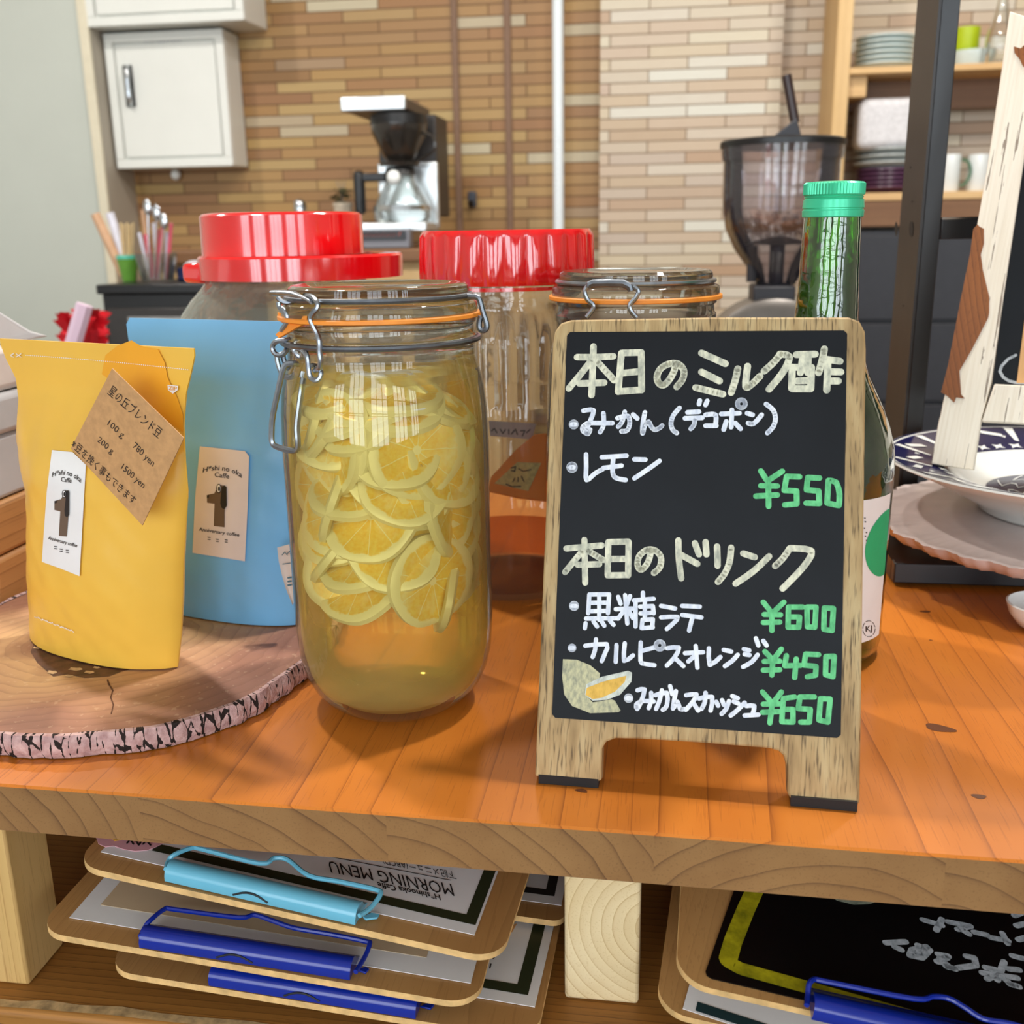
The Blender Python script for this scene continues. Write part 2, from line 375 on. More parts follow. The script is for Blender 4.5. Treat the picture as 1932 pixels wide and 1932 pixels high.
# tiles ------------------------------------------------------------
def tiles(name, pal, mortar, zoff, xoff, bw=.206, rh=.0298):
    t = NT(name); co = t.coord(); x, y, z = t.sep(co)
    wob = t.math('MULTIPLY_ADD', t.noise(co, 6, 2), .0016, -.0008)
    vec = t.comb(t.math('ADD', x, xoff), t.math('ADD', t.math('ADD', z, zoff), wob), 0.)
    br = t.n('ShaderNodeTexBrick'); t.set(br, 'Vector', vec)
    for k, v in (('Scale', 1.), ('Mortar Size', .0017), ('Mortar Smooth', .25), ('Brick Width', bw), ('Row Height', rh)): br.inputs[k].default_value = v
    br.inputs['Color1'].default_value = (0, 0, 0, 1); br.inputs['Color2'].default_value = (1, 1, 1, 1); br.inputs['Mortar'].default_value = (.5, .5, .5, 1); br.inputs['Bias'].default_value = 0
    br.offset = .5; br.squash = 1.
    c = t.ramp(br.outputs['Color'], [(i/(len(pal)-1), C4(p)) for i, p in enumerate(pal)])
    streak = t.noise(t.map(co, (6, 1, 60)), 4, 4)
    c = t.mix(t.math('MULTIPLY', streak, .22), c, C4((150, 110, 70)))
    c = t.mix(br.outputs['Fac'], c, C4(mortar))
    nrm = t.bump(t.math('SUBTRACT', 1., br.outputs['Fac']), .8, .004)
    return t.done(t.pbsdf(c, t.math('MULTIPLY_ADD', br.outputs['Fac'], .4, .42), 0, nrm, .4))
M['tile'] = tiles('brown_strip_tile', [(138, 102, 64), (156, 120, 72), (142, 102, 68), (168, 134, 80), (150, 108, 68), (178, 148, 92), (158, 120, 74), (184, 160, 106), (150, 112, 72), (152, 114, 68), (166, 130, 80), (144, 106, 70), (200, 194, 166)], (100, 74, 52), -.0126+.0298, 1.53)
M['tile2'] = tiles('pale_strip_tile', [(186, 164, 138), (198, 180, 154), (194, 174, 156), (206, 194, 166), (188, 172, 158), (210, 202, 180), (200, 184, 164), (216, 216, 204), (178, 148, 120), (202, 190, 172)], (128, 106, 84), -.2979+.0298*12, .1640)
# ================================================================== the room
T = .12
def wallbox(name, a, b, m, bev=0): return struct(MB().box(a, b).build(name, m, None, bevel=bev))
FZ, CZ = -.78, 1.72
wallbox('floor', (-2.8, WY-.1, FZ-.1), (3.6, 3.2, FZ), M['floor'])
wallbox('ceiling', (-2.8, WY-.1, CZ), (3.6, 3.2, CZ+.1), M['room'])
XP0, XP1 = ony(1132, 200, 3.0).x, ony(1478, 60, 3.0).x
wallbox('wall_back', (-1.60, 3.06, FZ), (XP1-.1, 3.18, CZ), M['tile'])
wallbox('wall_back_right', (XP1-.0999, 3.06, FZ), (3.6, 3.18, CZ), M['tile2'])
wallbox('wall_pillar', (XP0, 3.0, FZ), (XP1, 3.0599, CZ), M['tile2'])
XR = -1.580
wallbox('wall_corner', (-2.8, 2.9, FZ), (XR-.001, 3.18, CZ), M['greige'])
MB().box((XR-.0009, 2.901, FZ), (XR, 3.0599, CZ)).build('wall_return', M['grey_paint'])['kind'] = 'structure'
wallbox('trim_1', (XR-.028, 2.886, FZ), (XR+.0002, 2.8999, CZ), M['cream'], .003)
wallbox('wall_left', (-2.92, WY-.1, FZ), (-2.8, 3.18, CZ), M['room'])
wallbox('wall_right', (3.6, WY-.1, FZ), (3.72, 3.18, CZ), M['room'])
M['joint'] = plain('brown_joint_strip', (126, 98, 78), .7, var=.05)
for i, (pa, pb) in enumerate(((856, 868), (953, 966))):
    xa, xb = ony(pa, 250, 3.05).x, ony(pb, 250, 3.05).x
    wallbox('trim_%d' % (i+2), (xa, 3.050, FZ), (xb, 3.0599, CZ), M['joint'], .003)
# window wall behind the camera: five windows with frames, mullions and rails, seen only as reflections
segs = [-2.8]+[e for x in WINX for e in (x-.5, x+.5)]+[3.6]
mb = MB()
for i in range(0, len(segs), 2): mb.box((segs[i], WY-.1, FZ), (segs[i+1], WY, CZ))
mb.box((-2.8, WY-.1, FZ), (3.6, WY, -.2)); mb.box((-2.8, WY-.1, 1.45), (3.6, WY, CZ))
struct(mb.build('wall_front', M['room'], None, angle=0))
M['winframe'] = plain('dark_window_frame', (70, 66, 62), .5, var=0)
for i, x in enumerate(WINX):
    mb = MB()
    for dx, w in ((-.48, .02), (.48, .02), (-.16, .016), (.17, .016)): mb.box((x+dx-w, WY-.08, -.2), (x+dx+w, WY-.02, 1.45))
    for z, h in ((-.18, .02), (1.43, .02), (.34, .009), (.40, .012), (.80, .014)): mb.box((x-.5, WY-.075, z-h), (x+.5, WY-.025, z+h))
    struct(mb.build('window_%d' % (i+1), M['winframe'], None, angle=0))
M['lampshade'] = plain('white_lamp_housing', (230, 228, 220), .4, var=0)
for i, (x, y, z, p) in enumerate(LAMPS):
    L = thing('ceiling_lamp', (x, y, CZ), ['round ceiling downlight over the right of the counter', 'round ceiling downlight over the left of the counter', 'round ceiling downlight over the middle of the counter', 'round ceiling downlight by the white cabinets', 'round ceiling downlight by the wooden shelves'][i], 'lamp', 'ceiling downlights')
    MB().lathe([(CZ, .085), (CZ-.012, .085), (CZ-.03, .075), (CZ-.03, .066), (CZ-.006, .06)], (x, y, 0), 32, caps=False).build('housing', M['lampshade'], L)
    area('lamp_light', (x, y, z-.01), (x, y, 0), .11, 0, p, (1.0, .95, .88), 'DISK')
# ================================================================== counter
def CY(x): return .4518-.0162*(x+.07)                 # front edge of the counter
ct = thing('wooden_counter', (0, .46, -.131), 'thick orange pine counter the jars and the chalkboard stand on, with posts and lower shelf', 'counter')
xl, xr = -1.25, 1.25; TH = .028
mb = MB(); e = .0012
front = [(xl, CY(xl)), (xr, CY(xr))]
mb.cur = 0
mb.add([(xl, CY(xl)+e, 0), (xr, CY(xr)+e, 0), (xr, 1.16, 0), (xl, 1.18, 0), (xl, 1.18, -TH), (xr, 1.16, -TH), (xr, CY(xr), -TH), (xl, CY(xl), -TH), (xl, CY(xl), -e), (xr, CY(xr), -e)],
       [(0, 1, 2, 3), (3, 2, 5, 4), (4, 5, 6, 7), (0, 8, 9, 1), (0, 3, 4, 7, 8), (1, 9, 6, 5, 2)])
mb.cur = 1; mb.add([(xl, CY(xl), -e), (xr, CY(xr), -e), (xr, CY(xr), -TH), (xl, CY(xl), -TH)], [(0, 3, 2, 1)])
mb.build('worktop', [M['pine'], M['pine_end_shaded']], ct, angle=30)
SZ = -.131
mb = MB().box((xl, .4395, SZ-.03), (xr, 1.15, SZ)); mb.build('lower_shelf', M['old_wood'], ct, bevel=.004)
we = [(0, 1884), (40, 1889), (90, 1887), (150, 1896), (230, 1899), (300, 1911), (390, 1920), (470, 1926), (600, 1946), (760, 1968), (760, 1990), (600, 1964), (480, 1944), (380, 1934), (300, 1926), (210, 1915), (120, 1908), (50, 1902), (0, 1899)]
mb = MB()
for k in range(9): mb.face([onz(*we[k], SZ+.0003), onz(*we[k+1], SZ+.0003), onz(*we[17-k], SZ+.0003), onz(*we[18-k], SZ+.0003)])
o_ = mb.build('worn_edge', plain('scuffed_pale_wood', (196, 164, 116), .8, var=.25, vscale=130), ct, angle=0); o_['label'] = 'pale scuffed strip along the lower shelf edge'
xL = onp(0, 1600, (0, CY(-.35), 0), (0, 1, 0)).x
MB().box((-.41, .4585, SZ+.0005), (-.3538, .4945, -TH)).build('post', M['post_pine'], ct, bevel=.0015)
MB().box((-.0476, .4865, SZ+.0005), (-.0066, .530, -TH)).build('post', M['raw_pine'], ct, bevel=.002)
MB().box((.40, .4865, SZ+.0005), (.445, .530, -TH)).build('post', M['raw_pine'], ct, bevel=.002)
# dark knots in the worktop
M['knot'] = wood('knot_wood', (96, 52, 26), (48, 24, 12), (120, 68, 34), axis='Z', spacing=.0016, rough=.4, coat=.3, line=.8)
for (kx, ky), (a, b, r) in (((1773, 1374), (.0085, .0045, -.35)), ((1847, 1503), (.0036, .0022, -.1)), ((1097, 1492), (.0034, .0016, -.2)), ((1746, 1154), (.0042, .0022, .1)), ((1756, 1208), (.0012, .0009, 0))):
    c = onz(kx, ky); pts = []
    for k in range(20):
        q = 2*math.pi*k/20; rr = 1+.12*math.sin(3*q+kx)
        u, v = a*rr*math.cos(q), b*rr*math.sin(q); pts.append(c+V((u*math.cos(r)-v*math.sin(r), u*math.sin(r)+v*math.cos(r), .00015)))
    MB().face(pts).build('knot', M['knot'], ct, angle=0)
# ================================================================== background kitchen
bc = thing('back_counter', (-.8, 2.75, FZ), 'pale wooden back counter along the tiled wall under the coffee maker', 'counter')
BZ = .243
MB().box((-1.30, 2.42, BZ-.028), (-.36, 3.058, BZ)).build('worktop', M['shelf_dark'], bc, bevel=.003)
MB().box((-1.28, 2.46, FZ), (-.38, 3.05, BZ-.028)).build('carcass', M['shelf_wood'], bc)
for a, b in ((-1.27, -.83), (-.82, -.39)): MB().box((a, 2.442, FZ+.1), (b, 2.4598, BZ-.04)).build('door', M['shelf_up'], bc, bevel=.003)
# wall cabinets
def wall_cabinet(name, xa, xb, ya, z0, z1, label, handle):
    c = thing(name, ((xa+xb)/2, 3.059, z0), label, 'cabinet', 'white wall cabinets')
    MB().box((xa, ya+.004, z0), (xb, 3.059, z1)).build('body', M['cab'], c, bevel=.004)
    mb = MB(); f = .024                                                   # raised outer frame
    for a, b in (((xa, z0), (xb, z0+f)), ((xa, z1-f), (xb, z1)), ((xa, z0+f), (xa+f, z1-f)), ((xb-f, z0+f), (xb, z1-f))):
        mb.box((a[0], ya-.008, a[1]), (b[0], ya+.004, b[1]))
    mb.build('face_frame', M['cab'], c, bevel=.002)
    d = MB().box((xa+f+.005, ya-.004, z0+f+.005), (xb-f-.005, ya+.0035, z1-f-.005)).build('door', M['cab'], c, bevel=.003)
    if handle:
        hx, hz = xa+.062, z0+.17
        hb = MB().box((hx-.014, ya-.010, hz-.005), (hx+.014, ya-.004, hz+.105)).build('handle_recess', M['black'], d, bevel=.003)
        MB().tube(smooth([(hx+.002, ya-.009, hz+.002), (hx+.006, ya-.024, hz+.012), (hx+.006, ya-.026, hz+.05), (hx+.006, ya-.024, hz+.088), (hx+.002, ya-.009, hz+.098)]), .007, 10).build('handle', M['chrome'], d)
    return c
YC = 2.955
A, B_ = ony(196, 62, YC), ony(442, 313, YC)
cab_ = wall_cabinet('wall_cabinet', A.x, B_.x, YC, ony(330, 316, YC).z, ony(300, 60, YC).z, 'small square white wall cabinet with chrome handle beside the tiles', True)
Y2 = 2.897
CPL = Pl((A.x, YC-.0046, 0), (1, 0, 0), (0, 0, 1)); mb = MB()
for k in range(11): mb.stroke(CPL, [CPL.uv(272+6.6*k, 79-.3*k+(k % 3)), CPL.uv(275.5+6.6*k, 80.5-.3*k-((k*5) % 4))], .0035 if k > 3 else .002, 0, False)
mb.build('faint_writing', plain('faint_grey_print', (176, 178, 188), .6, var=0), cab_, angle=0)
wall_cabinet('wall_cabinet', ony(166, 40, Y2).x, ony(463, 38, Y2).x, Y2, ony(300, 46, Y2).z, ony(300, 46, Y2).z+.42, 'wide white wall cabinet cut off at the top of the photo', False)
# white pipe and the small wall fittings
tag(MB().lathe([(FZ, .0150), (CZ, .0150)], (ony(1053, 200, 2.99).x, 2.99, 0), 20).build('white_pipe', plain('white_pipe_paint', (226, 234, 238), .3, var=0), loc=(ony(1053, 200, 2.99).x, 2.99, FZ)), 'white vertical pipe running up the tiled wall', 'pipe')
p = ony(891, 376, 3.055)
hk = thing('wall_hook', p, 'small black hook stuck on the brown tiles right of the coffee maker', 'hook')
MB().box((p.x-.012, 3.048, p.z-.022), (p.x+.012, 3.0598, p.z+.022)).build('hook_plate', plain('hook_grey', (66, 70, 80), .4, var=0), hk, bevel=.004)
MB().tube([(p.x, 3.05, p.z-.008), (p.x, 3.03, p.z-.016), (p.x, 3.024, p.z-.006)], .006, 8).build('hook_arm', M['black'], hk)
p = ony(333, 330, 3.05)
tag(MB().ball((p.x, p.y-.005, p.z), .015, 1, .9, 1).build('suction_hook', M['white'], loc=p), 'little white suction hook on the tiles just under the square cabinet', 'hook')
# ---------------------------------------------------------------- coffee maker
Yc = 2.62
def at(px, py, y=Yc): return ony(px, py, y)
cm = thing('coffee_maker', (at(745, 440).x, Yc+.1, BZ), 'chrome filter coffee maker with glass carafe on the back counter', 'coffee maker')
a, b = at(656, 216), at(775, 186)
x0, x1, z0, z1 = a.x, b.x, a.z, b.z
M['brushed'] = plain('brushed_steel', (222, 228, 230), .3, .8, var=.03)
M['cmdark'] = plain('dark_bronze_plastic', (78, 68, 60), .4, var=.03)
MB().box((x0, Yc-.06, z0), (x1, Yc-.05, z1+.002)).build('top_front_panel', M['brushed'], cm, bevel=.004)
MB().box((x0+.002, Yc-.05, z0+.001), (x1-.002, Yc+.22, z1)).build('top_box', M['cmdark'], cm, bevel=.006)
xc0, xc1 = at(700, 300).x, at(812, 300).x
zb = at(790, 432).z
MB().box((xc0, Yc+.075, zb+.03), (xc1, Yc+.22, z0+.002)).build('column', M['blackwarm'], cm, bevel=.004)
MB().box((xc0, Yc+.055, zb), (xc1+.004, Yc+.0748, at(790, 303).z)).build('front_panel', M['brushed'], cm, bevel=.004)
MB().box((x0+.01, Yc-.07, zb-.006), (xc1, Yc+.06, zb+.016)).build('hot_plate', M['brushed'], cm, bevel=.004)
dcx, dcy = at(753, 260).x, Yc
zt, zl = at(740, 236).z, at(745, 305).z
M['smoke'] = glassy('smoked_plastic', (70, 62, 54), (60, 54, 48), .45, .08)
fl = MB().lathe([(zl, .030), (zl+.012, .040), (zt-.02, .066), (zt, .068)], (dcx, dcy, 0), 36, flute=lambda a, z: 1+.018*math.cos(40*a)).build('filter_cone', M['smoke'], cm)
MB().tube(smooth([(dcx+.058, dcy-.01, zt-.022), (dcx+.085, dcy-.012, zt-.03), (dcx+.088, dcy-.012, zt-.06), (dcx+.048, dcy-.01, zt-.085)]), .004, 8).build('cone_handle', M['smoke'], cm)
MB().lathe([(zt, .07), (zt+.022, .068)], (dcx, dcy, 0), 32).build('brew_head', M['black'], cm)
MB().lathe([(zl-.012, .05), (zl-.002, .052)], (dcx, dcy, 0), 32).build('cone_base', M['smoke'], cm)
# carafe (lifts out of the machine: a thing of its own)
cf = thing('glass_carafe', (dcx, dcy, zb+.016), 'empty glass carafe with black handle in the coffee maker', 'carafe')
M['clear'] = glassy('clear_glass', (250, 252, 250), (190, 196, 192), .05, .02)
zc = zb+.0165
MB().lathe([(zc, .062), (zc+.01, .070), (zc+.03, .071), (zc+.06, .058), (zc+.095, .038), (zc+.112, .036), (zc+.118, .040)], (dcx, dcy, 0), 40).build('bowl', M['clear'], cf)
MB().lathe([(zc+.028, .0722), (zc+.040, .0705)], (dcx, dcy, 0), 40, caps=False).build('band', M['chrome'], cf)
MB().lathe([(zc+.113, .041), (zc+.13, .036)], (dcx, dcy, 0), 32).build('lid', M['black'], cf)
MB().ball((dcx-.005, dcy-.052, zc+.105), .017, 1, .5, 1).build('spout_cap', M['white'], cf)
MB().box((dcx-.118, dcy-.02, zc+.02), (dcx-.09, dcy+.004, zc+.125)).build('handle', M['black'], cf, bevel=.01)
MB().box((dcx-.1, dcy-.016, zc+.098), (dcx-.034, dcy+.002, zc+.118)).build('handle_arm', M['black'], cf, bevel=.004)
# black display box under the machine
a, b = at(640, 462, 2.52), at(776, 431, 2.52)
db = thing('display_box', ((a.x+b.x)/2, 2.52, a.z), 'low black box with dim red lettering under the coffee maker', 'box')
MB().box((a.x, 2.50, BZ+.0005), (b.x, 2.535, b.z)).build('frame', plain('grey_frame', (120, 120, 126), .4, .3, var=0), db, bevel=.003)
pl = Pl((a.x, 2.4985, a.z), (1, 0, 0), (0, 0, 1))
MB().poly(pl, rrect(b.x-a.x-.016, b.z-a.z-.014, .003, 3, .008, .009), 0, .0015).build('screen', M['board2'], db)
mb = MB()
for k in range(9):
    u = .07+.009*k; mb.stroke(pl, [(u, .018), (u+.006, .026+.003*(k % 2)), (u+.001, .021)], .0022, .0018, False)
mb.stroke(pl, [(.155, .020), (.160, .027)], .003, .0018); 
mb.build('lettering', plain('dim_red_print', (150, 70, 56), .5, var=0), db, angle=0)
# ---------------------------------------------------------------- shaker, small plant
def cyl(name, px0, px1, pytop, y, zb, prof, mat, parent=None, seg=28, cap=True, flute=None):
    p, q = ony(px0, pytop, y), ony(px1, pytop, y); r = (q.x-p.x)/2; cx = (p.x+q.x)/2; H = p.z-zb
    m = MB().lathe([(zb+H*z, r*k) for z, k in prof], (cx, y, 0), seg, cap, flute)
    return m.build(name, mat, parent, loc=None if parent else (cx, y, zb)), cx, r, H
sh = thing('spice_shaker', (ony(565, 390, 2.7).x, 2.7, BZ), 'small glass shaker with silver cap behind the left red lid', 'shaker')
cyl('jar', 556, 575, 396, 2.7, BZ, [(0, .8), (.05, .95), (.7, .9), (1, .7)], M['clear'], sh)
o, cx, r, H = cyl('cap', 554, 577, 376, 2.7, ony(565, 398, 2.7).z, [(0, 1), (.5, 1), (.85, .8), (1, .4)], M['chrome'], sh)
pp = ony(645, 398, 2.75)
pt = thing('potted_plant', (pp.x, 2.75, BZ), 'tiny dark green plant in a pale pot left of the coffee maker', 'plant')
cyl('pot', 630, 664, 383, 2.75, BZ, [(0, .7), (.4, .85), (.92, 1.0), (.92, 1.08), (1, 1.08), (1, .9)], plain('pale_stone_pot', (196, 184, 164), .7, var=.12, vscale=90), pt)
mb = MB(); rnd = random.Random(3); q = ony(645, 383, 2.75)
for k in range(60):
    a = rnd.random()*6.28; h = rnd.random(); d = V((math.cos(a)*.028*rnd.random(), math.sin(a)*.028*rnd.random(), .035*h)); c = V((q.x, 2.75, q.z))+d
    t = V((math.cos(a+1), math.sin(a+1), rnd.uniform(-.4, .6)))*.011; s = V((-math.sin(a), math.cos(a), .4))*.006
    mb.add([c-t, c+s, c+t, c-s], [(0, 1, 2, 3)])
mb.build('foliage', plain('dark_leaf', (60, 62, 30), .6, var=.3, vscale=60), pt, angle=0)
mb = MB()
for k in range(3): mb.tube(smooth([(q.x, 2.75, q.z), (q.x+.004*k-.002, 2.75, q.z+.03), (q.x+.012*(k-1), 2.75, q.z+.055)], 3), .0012, 5)
mb.build('stem', plain('grey_stem', (150, 140, 130), .6, var=0), pt)
# ---------------------------------------------------------------- black cabinet at the left with the cutlery pots
YB = 2.15
a, b = ony(190, 537, YB), ony(420, 541, YB)
bk = thing('black_cabinet', ((a.x+b.x)/2, YB+.2, FZ), 'low black cabinet at the left by the pale wall, carrying cutlery cups', 'cabinet')
kz = a.z
MB().box((a.x, YB, FZ), (b.x, YB+.25, kz-.02)).build('carcass', M['black'], bk, bevel=.003)
MB().box((a.x-.006, YB-.012, kz-.02), (b.x+.006, YB+.25, kz)).build('top', M['black'], bk, bevel=.003)
MB().box((a.x+.012, YB-.010, FZ+.1), (b.x-.01, YB-.0003, kz-.05)).build('door', M['blackwarm'], bk, bevel=.003)
p = ony(245, 605, YB-.012)
MB().box((p.x-.004, YB-.013, p.z-.12), (b.x-.02, YB-.0105, p.z+.008)).build('door_label', plain('grey_label', (150, 150, 148), .5, var=.1, vscale=30), bk)
def stick(name, base, tip, r, mat, label, cat, group, flat=1.0, taper=1.0):
    b_ = V(base); t_ = V(tip); n = 6
    m = MB().tube([b_+(t_-b_)*(i/n) for i in range(n+1)], [r*(1+(taper-1)*i/n) for i in range(n+1)], 8, flat=flat)
    return tag(m.build(name, mat, loc=b_), label, cat, group)
yk = YB+.12
def K(px, py, dy=0): return ony(px, py, yk+dy)
gc = thing('green_cup', (K(240, 535).x, yk, kz), 'green tumbler with wooden sticks on the black cabinet', 'cup')
o, cx, r, H = cyl('cup_wall', 221, 258, 484, yk, kz+.001, [(0, .62), (.06, .66), (1, 1), (1, .93), (.08, .58)], plain('green_glass', (104, 160, 60), .3, var=.05), gc, cap=False)
MB().lathe([(kz+.0005, r*.6), (kz+.014, r*.64)], (cx, yk, 0), 24).build('base', M['clear'], gc)
MB().lathe([(kz+H-.004, r*1.0), (kz+H+.004, r*1.015), (kz+H+.004, r*.96), (kz+H-.004, r*.94)], (cx, yk, 0), 28, False).build('rim', plain('turquoise_rim', (90, 196, 170), .3, var=0), gc)
M['birch'] = plain('birch', (222, 198, 150), .6, var=.05); M['tan'] = plain('tan_wood', (196, 156, 122), .6, var=.05)
M['pink'] = plain('pink_plastic', (214, 92, 112), .35, var=.03); M['wrap'] = plain('clear_wrap', (214, 214, 226), .3, var=.06)
for k in range(5):
    px = 226+6*k
    stick('wooden_stick', V((cx-.008+.004*k, yk-.006+.004*(k % 3), kz+.012)), K(px+2, 420+3*(k % 2), .01*(k % 2)), .0035, M['birch'], 'flat pale wooden stick standing in the green tumbler', 'stick', 'wooden sticks in the green tumbler', .5)
stick('wooden_tube', V((cx-.012, yk, kz+.014)), K(180, 404), .011, M['tan'], 'thick tan wooden rod leaning left out of the green tumbler', 'rod', None)
stick('wrapped_roll', V((cx-.004, yk+.012, kz+.014)), K(207, 402, .01), .010, M['wrap'], 'white wrapped roll leaning left in the green tumbler', 'roll', None)
g2 = thing('cutlery_glass', (K(275, 535).x, yk, kz), 'clear glass of cutlery and pink straws on the black cabinet', 'glass')
o, cx2, r2, H2 = cyl('glass_wall', 256, 330, 478, yk-.03, kz+.001, [(0, .7), (.05, .74), (1, 1), (1, .96), (.06, .7)], M['clear'], g2, cap=False)
rnd = random.Random(5)
for k in range(8):
    px = 262+9*k+rnd.uniform(-3, 3); b_ = V((cx2-.02+.0055*k, yk-.03+rnd.uniform(-.012, .012), kz+.006))
    stick('pink_straw', b_, K(px, 418+rnd.uniform(0, 26), -.03), .0042, M['pink'] if k % 3 else M['wrap'], 'pink straw standing in the cutlery glass' if k % 3 else 'clear wrapped straw among the pink ones in the cutlery glass', 'straw', 'straws in the cutlery glass')
for k, (px, py, nm) in enumerate(((279, 402, 'leftmost'), (296, 412, 'middle'), (310, 428, 'rightmost'))):
    b_ = V((cx2-.012+.011*k, yk-.045, kz+.008)); tp = K(px, py, -.045)
    s = thing('spoon', b_, '%s metal spoon standing handle down in the cutlery glass' % nm, 'spoon', 'spoons in the cutlery glass')
    MB().tube([b_, b_+(tp-b_)*.5, tp], [.003, .0025, .002], 8).build('handle', M['chrome'], s)
    MB().ball(tp+V((0, 0, .012)), .012, .8, .35, 1.5, 12).build('bowl', M['chrome'], s)
stick('wooden_spatula', V((cx2-.02, yk-.02, kz+.01)), K(270, 396, -.02), .008, M['tan'], 'tan wooden spatula handle rising from the cutlery glass', 'spatula', None, .6)
nb = thing('navy_basket', (K(345, 530).x, yk+.03, kz), 'small navy blue basket beside the cutlery glass', 'basket')
a, b = K(333, 505, .0), K(368, 531, .0)
mb = MB(); 
for (xa, ya, xb, yb) in ((a.x, yk, b.x, yk+.006), (a.x, yk+.1, b.x, yk+.106), (a.x, yk+.006, a.x+.006, yk+.1), (b.x-.006, yk+.006, b.x, yk+.1)): mb.box((xa, ya, kz+.001), (xb, yb, a.z))
mb.box((a.x, yk, kz+.0008), (b.x, yk+.106, kz+.004)); mb.build('basket_wall', plain('navy_weave', (20, 34, 84), .6, var=.2, vscale=300), nb)
tag(MB().ball(((a.x+b.x)/2, yk+.05, a.z-.002), .03, .8, 1.2, .55).build('bagged_napkins', M['wrap'], loc=((a.x+b.x)/2, yk+.05, a.z-.02)), 'clear bag heaped in the navy basket', 'bag')
# red bouquet at the left, low, and pale thing
YF = 1.7
fb = thing('red_flowers', (ony(150, 640, YF).x, YF, FZ), 'bunch of red artificial flowers low by the pale wall', 'flowers')
rnd = random.Random(8); mb = MB()
for k in range(90):
    c = ony(rnd.uniform(118, 196), rnd.uniform(588, 660), YF+rnd.uniform(-.05, .05)); 
    if c.z > ony(150, 590+.28*abs(150-c.x), YF).z: pass
    a = rnd.random()*6.28; t = V((math.cos(a), .3*math.sin(a*2), math.sin(a)))*.018; s = V((-math.sin(a), .3, math.cos(a)))*.010
    mb.add([c-t, c+s, c+t, c-s], [(0, 1, 2, 3)])
mb.build('petals', plain('red_petal', (200, 10, 30), .5, var=.2, vscale=40), fb, angle=0)
pz = ony(150, 660, YF).z
MB().lathe([(FZ, .05), (FZ+.25, .055), (pz-.3, .02), (pz, .05)], (ony(155, 640, YF).x, YF, 0), 20).build('vase', plain('white_vase', (226, 220, 222), .4, var=0), fb)
MB().tube([ony(135, 660, YF-.07), ony(160, 575, YF-.06)], .014, 8).build('ribbon', plain('lilac_ribbon', (214, 190, 210), .5, var=0), fb)
# ---------------------------------------------------------------- grinder
YG = 1.75
gx = ony(1470, 400, YG).x
gr = thing('coffee_grinder', (gx, YG, -.1), 'coffee grinder with smoky clear hopper behind the chalkboard', 'grinder')
def GZ(py): return ony(1470, py, YG).z
def GR(px0, px1, py): return (ony(px1, py, YG).x-ony(px0, py, YG).x)/2
t = NT('smoky_hopper'); co = t.coord(); x, y, z = t.sep(co)
tr = t.n('ShaderNodeBsdfTransparent'); tr.inputs[0].default_value = C4((232, 228, 234))
df = t.n('ShaderNodeBsdfPrincipled'); df.inputs['Roughness'].default_value = .15
band = t.math('SUBTRACT', 1., t.math('MINIMUM', 1., t.math('MULTIPLY', t.math('ABSOLUTE', t.math('SUBTRACT', z, GZ(428)+.1)), 22.)))
dust = t.math('MULTIPLY', t.math('GREATER_THAN', t.math('ADD', t.noise(t.map(co, (1, 1, .6)), 90, 5, .7), t.math('MULTIPLY', band, .22)), .66), band)
t.set(df, 'Base Color', t.mix(dust, C4((112, 108, 120)), C4((92, 60, 36))))
lw = t.n('ShaderNodeLayerWeight'); lw.inputs[0].default_value = .4
f = t.math('MAXIMUM', t.math('MULTIPLY_ADD', lw.outputs['Facing'], .30, .10), t.math('MULTIPLY', dust, .8))
m1 = t.n('ShaderNodeMixShader'); t.set(m1, 0, f); t.set(m1, 1, tr.outputs[0]); t.set(m1, 2, df.outputs[0])
gl = t.n('ShaderNodeBsdfGlossy'); gl.inputs['Roughness'].default_value = .05; fr = t.n('ShaderNodeFresnel')
m2 = t.n('ShaderNodeMixShader'); t.set(m2, 0, t.math('MULTIPLY', fr.outputs[0], 1.6)); t.set(m2, 1, m1.outputs[0]); t.set(m2, 2, gl.outputs[0]); M['hopper'] = t.done(m2.outputs[0])
R1 = GR(1359, 1580, 310)
MB().lathe([(GZ(537), R1*.33), (GZ(505), R1*.52), (GZ(470), R1*.76), (GZ(430), R1*.93), (GZ(390), R1*.99), (GZ(303), R1), (GZ(303), R1*1.03), (GZ(278), R1*1.05)], (gx, YG, 0), 56, caps=False).build('hopper', M['hopper'], gr)
MB().lathe([(GZ(278), R1*1.07), (GZ(267), R1*1.07), (GZ(264), R1*1.02)], (gx, YG, 0), 56).build('lid', M['black'], gr)
zt = GZ(264)
pq = [(ony(1450, 263, YG).x, zt), (ony(1512, 263, YG).x, zt), (ony(1502, 226, YG).x, GZ(226)), (ony(1496, 228, YG).x, GZ(229))]
MB().prism([V((a, YG-.012, b)) for a, b in pq], [V((a, YG+.012, b)) for a, b in pq]).build('lid_fin', M['dkgrey'], gr, bevel=.002)
MB().tube([ony(1500, 232, YG), ony(1484, 142, YG)], .0075, 10).build('scoop_handle', plain('dark_brown_plastic', (44, 28, 26), .3, var=0), gr)
MB().lathe([(GZ(540), .012), (GZ(462), .012), (GZ(460), .055), (GZ(446), .012)], (gx, YG, 0), 24).build('feed_cone', M['dkgrey'], gr)
for dx in (-.04, .045): MB().tube([(gx+dx, YG-.02, GZ(530)), (gx+dx, YG-.02, GZ(462))], .008, 8).build('feed_post', M['dkgrey'], gr)
xa, xb = ony(1416, 560, YG).x, ony(1494, 560, YG).x
MB().box((xa, YG-.05, GZ(576)), (xb, YG+.05, GZ(536))).build('neck', M['dkgrey'], gr, bevel=.004)
AX = Matrix.Rotation(math.radians(90), 3, 'X')
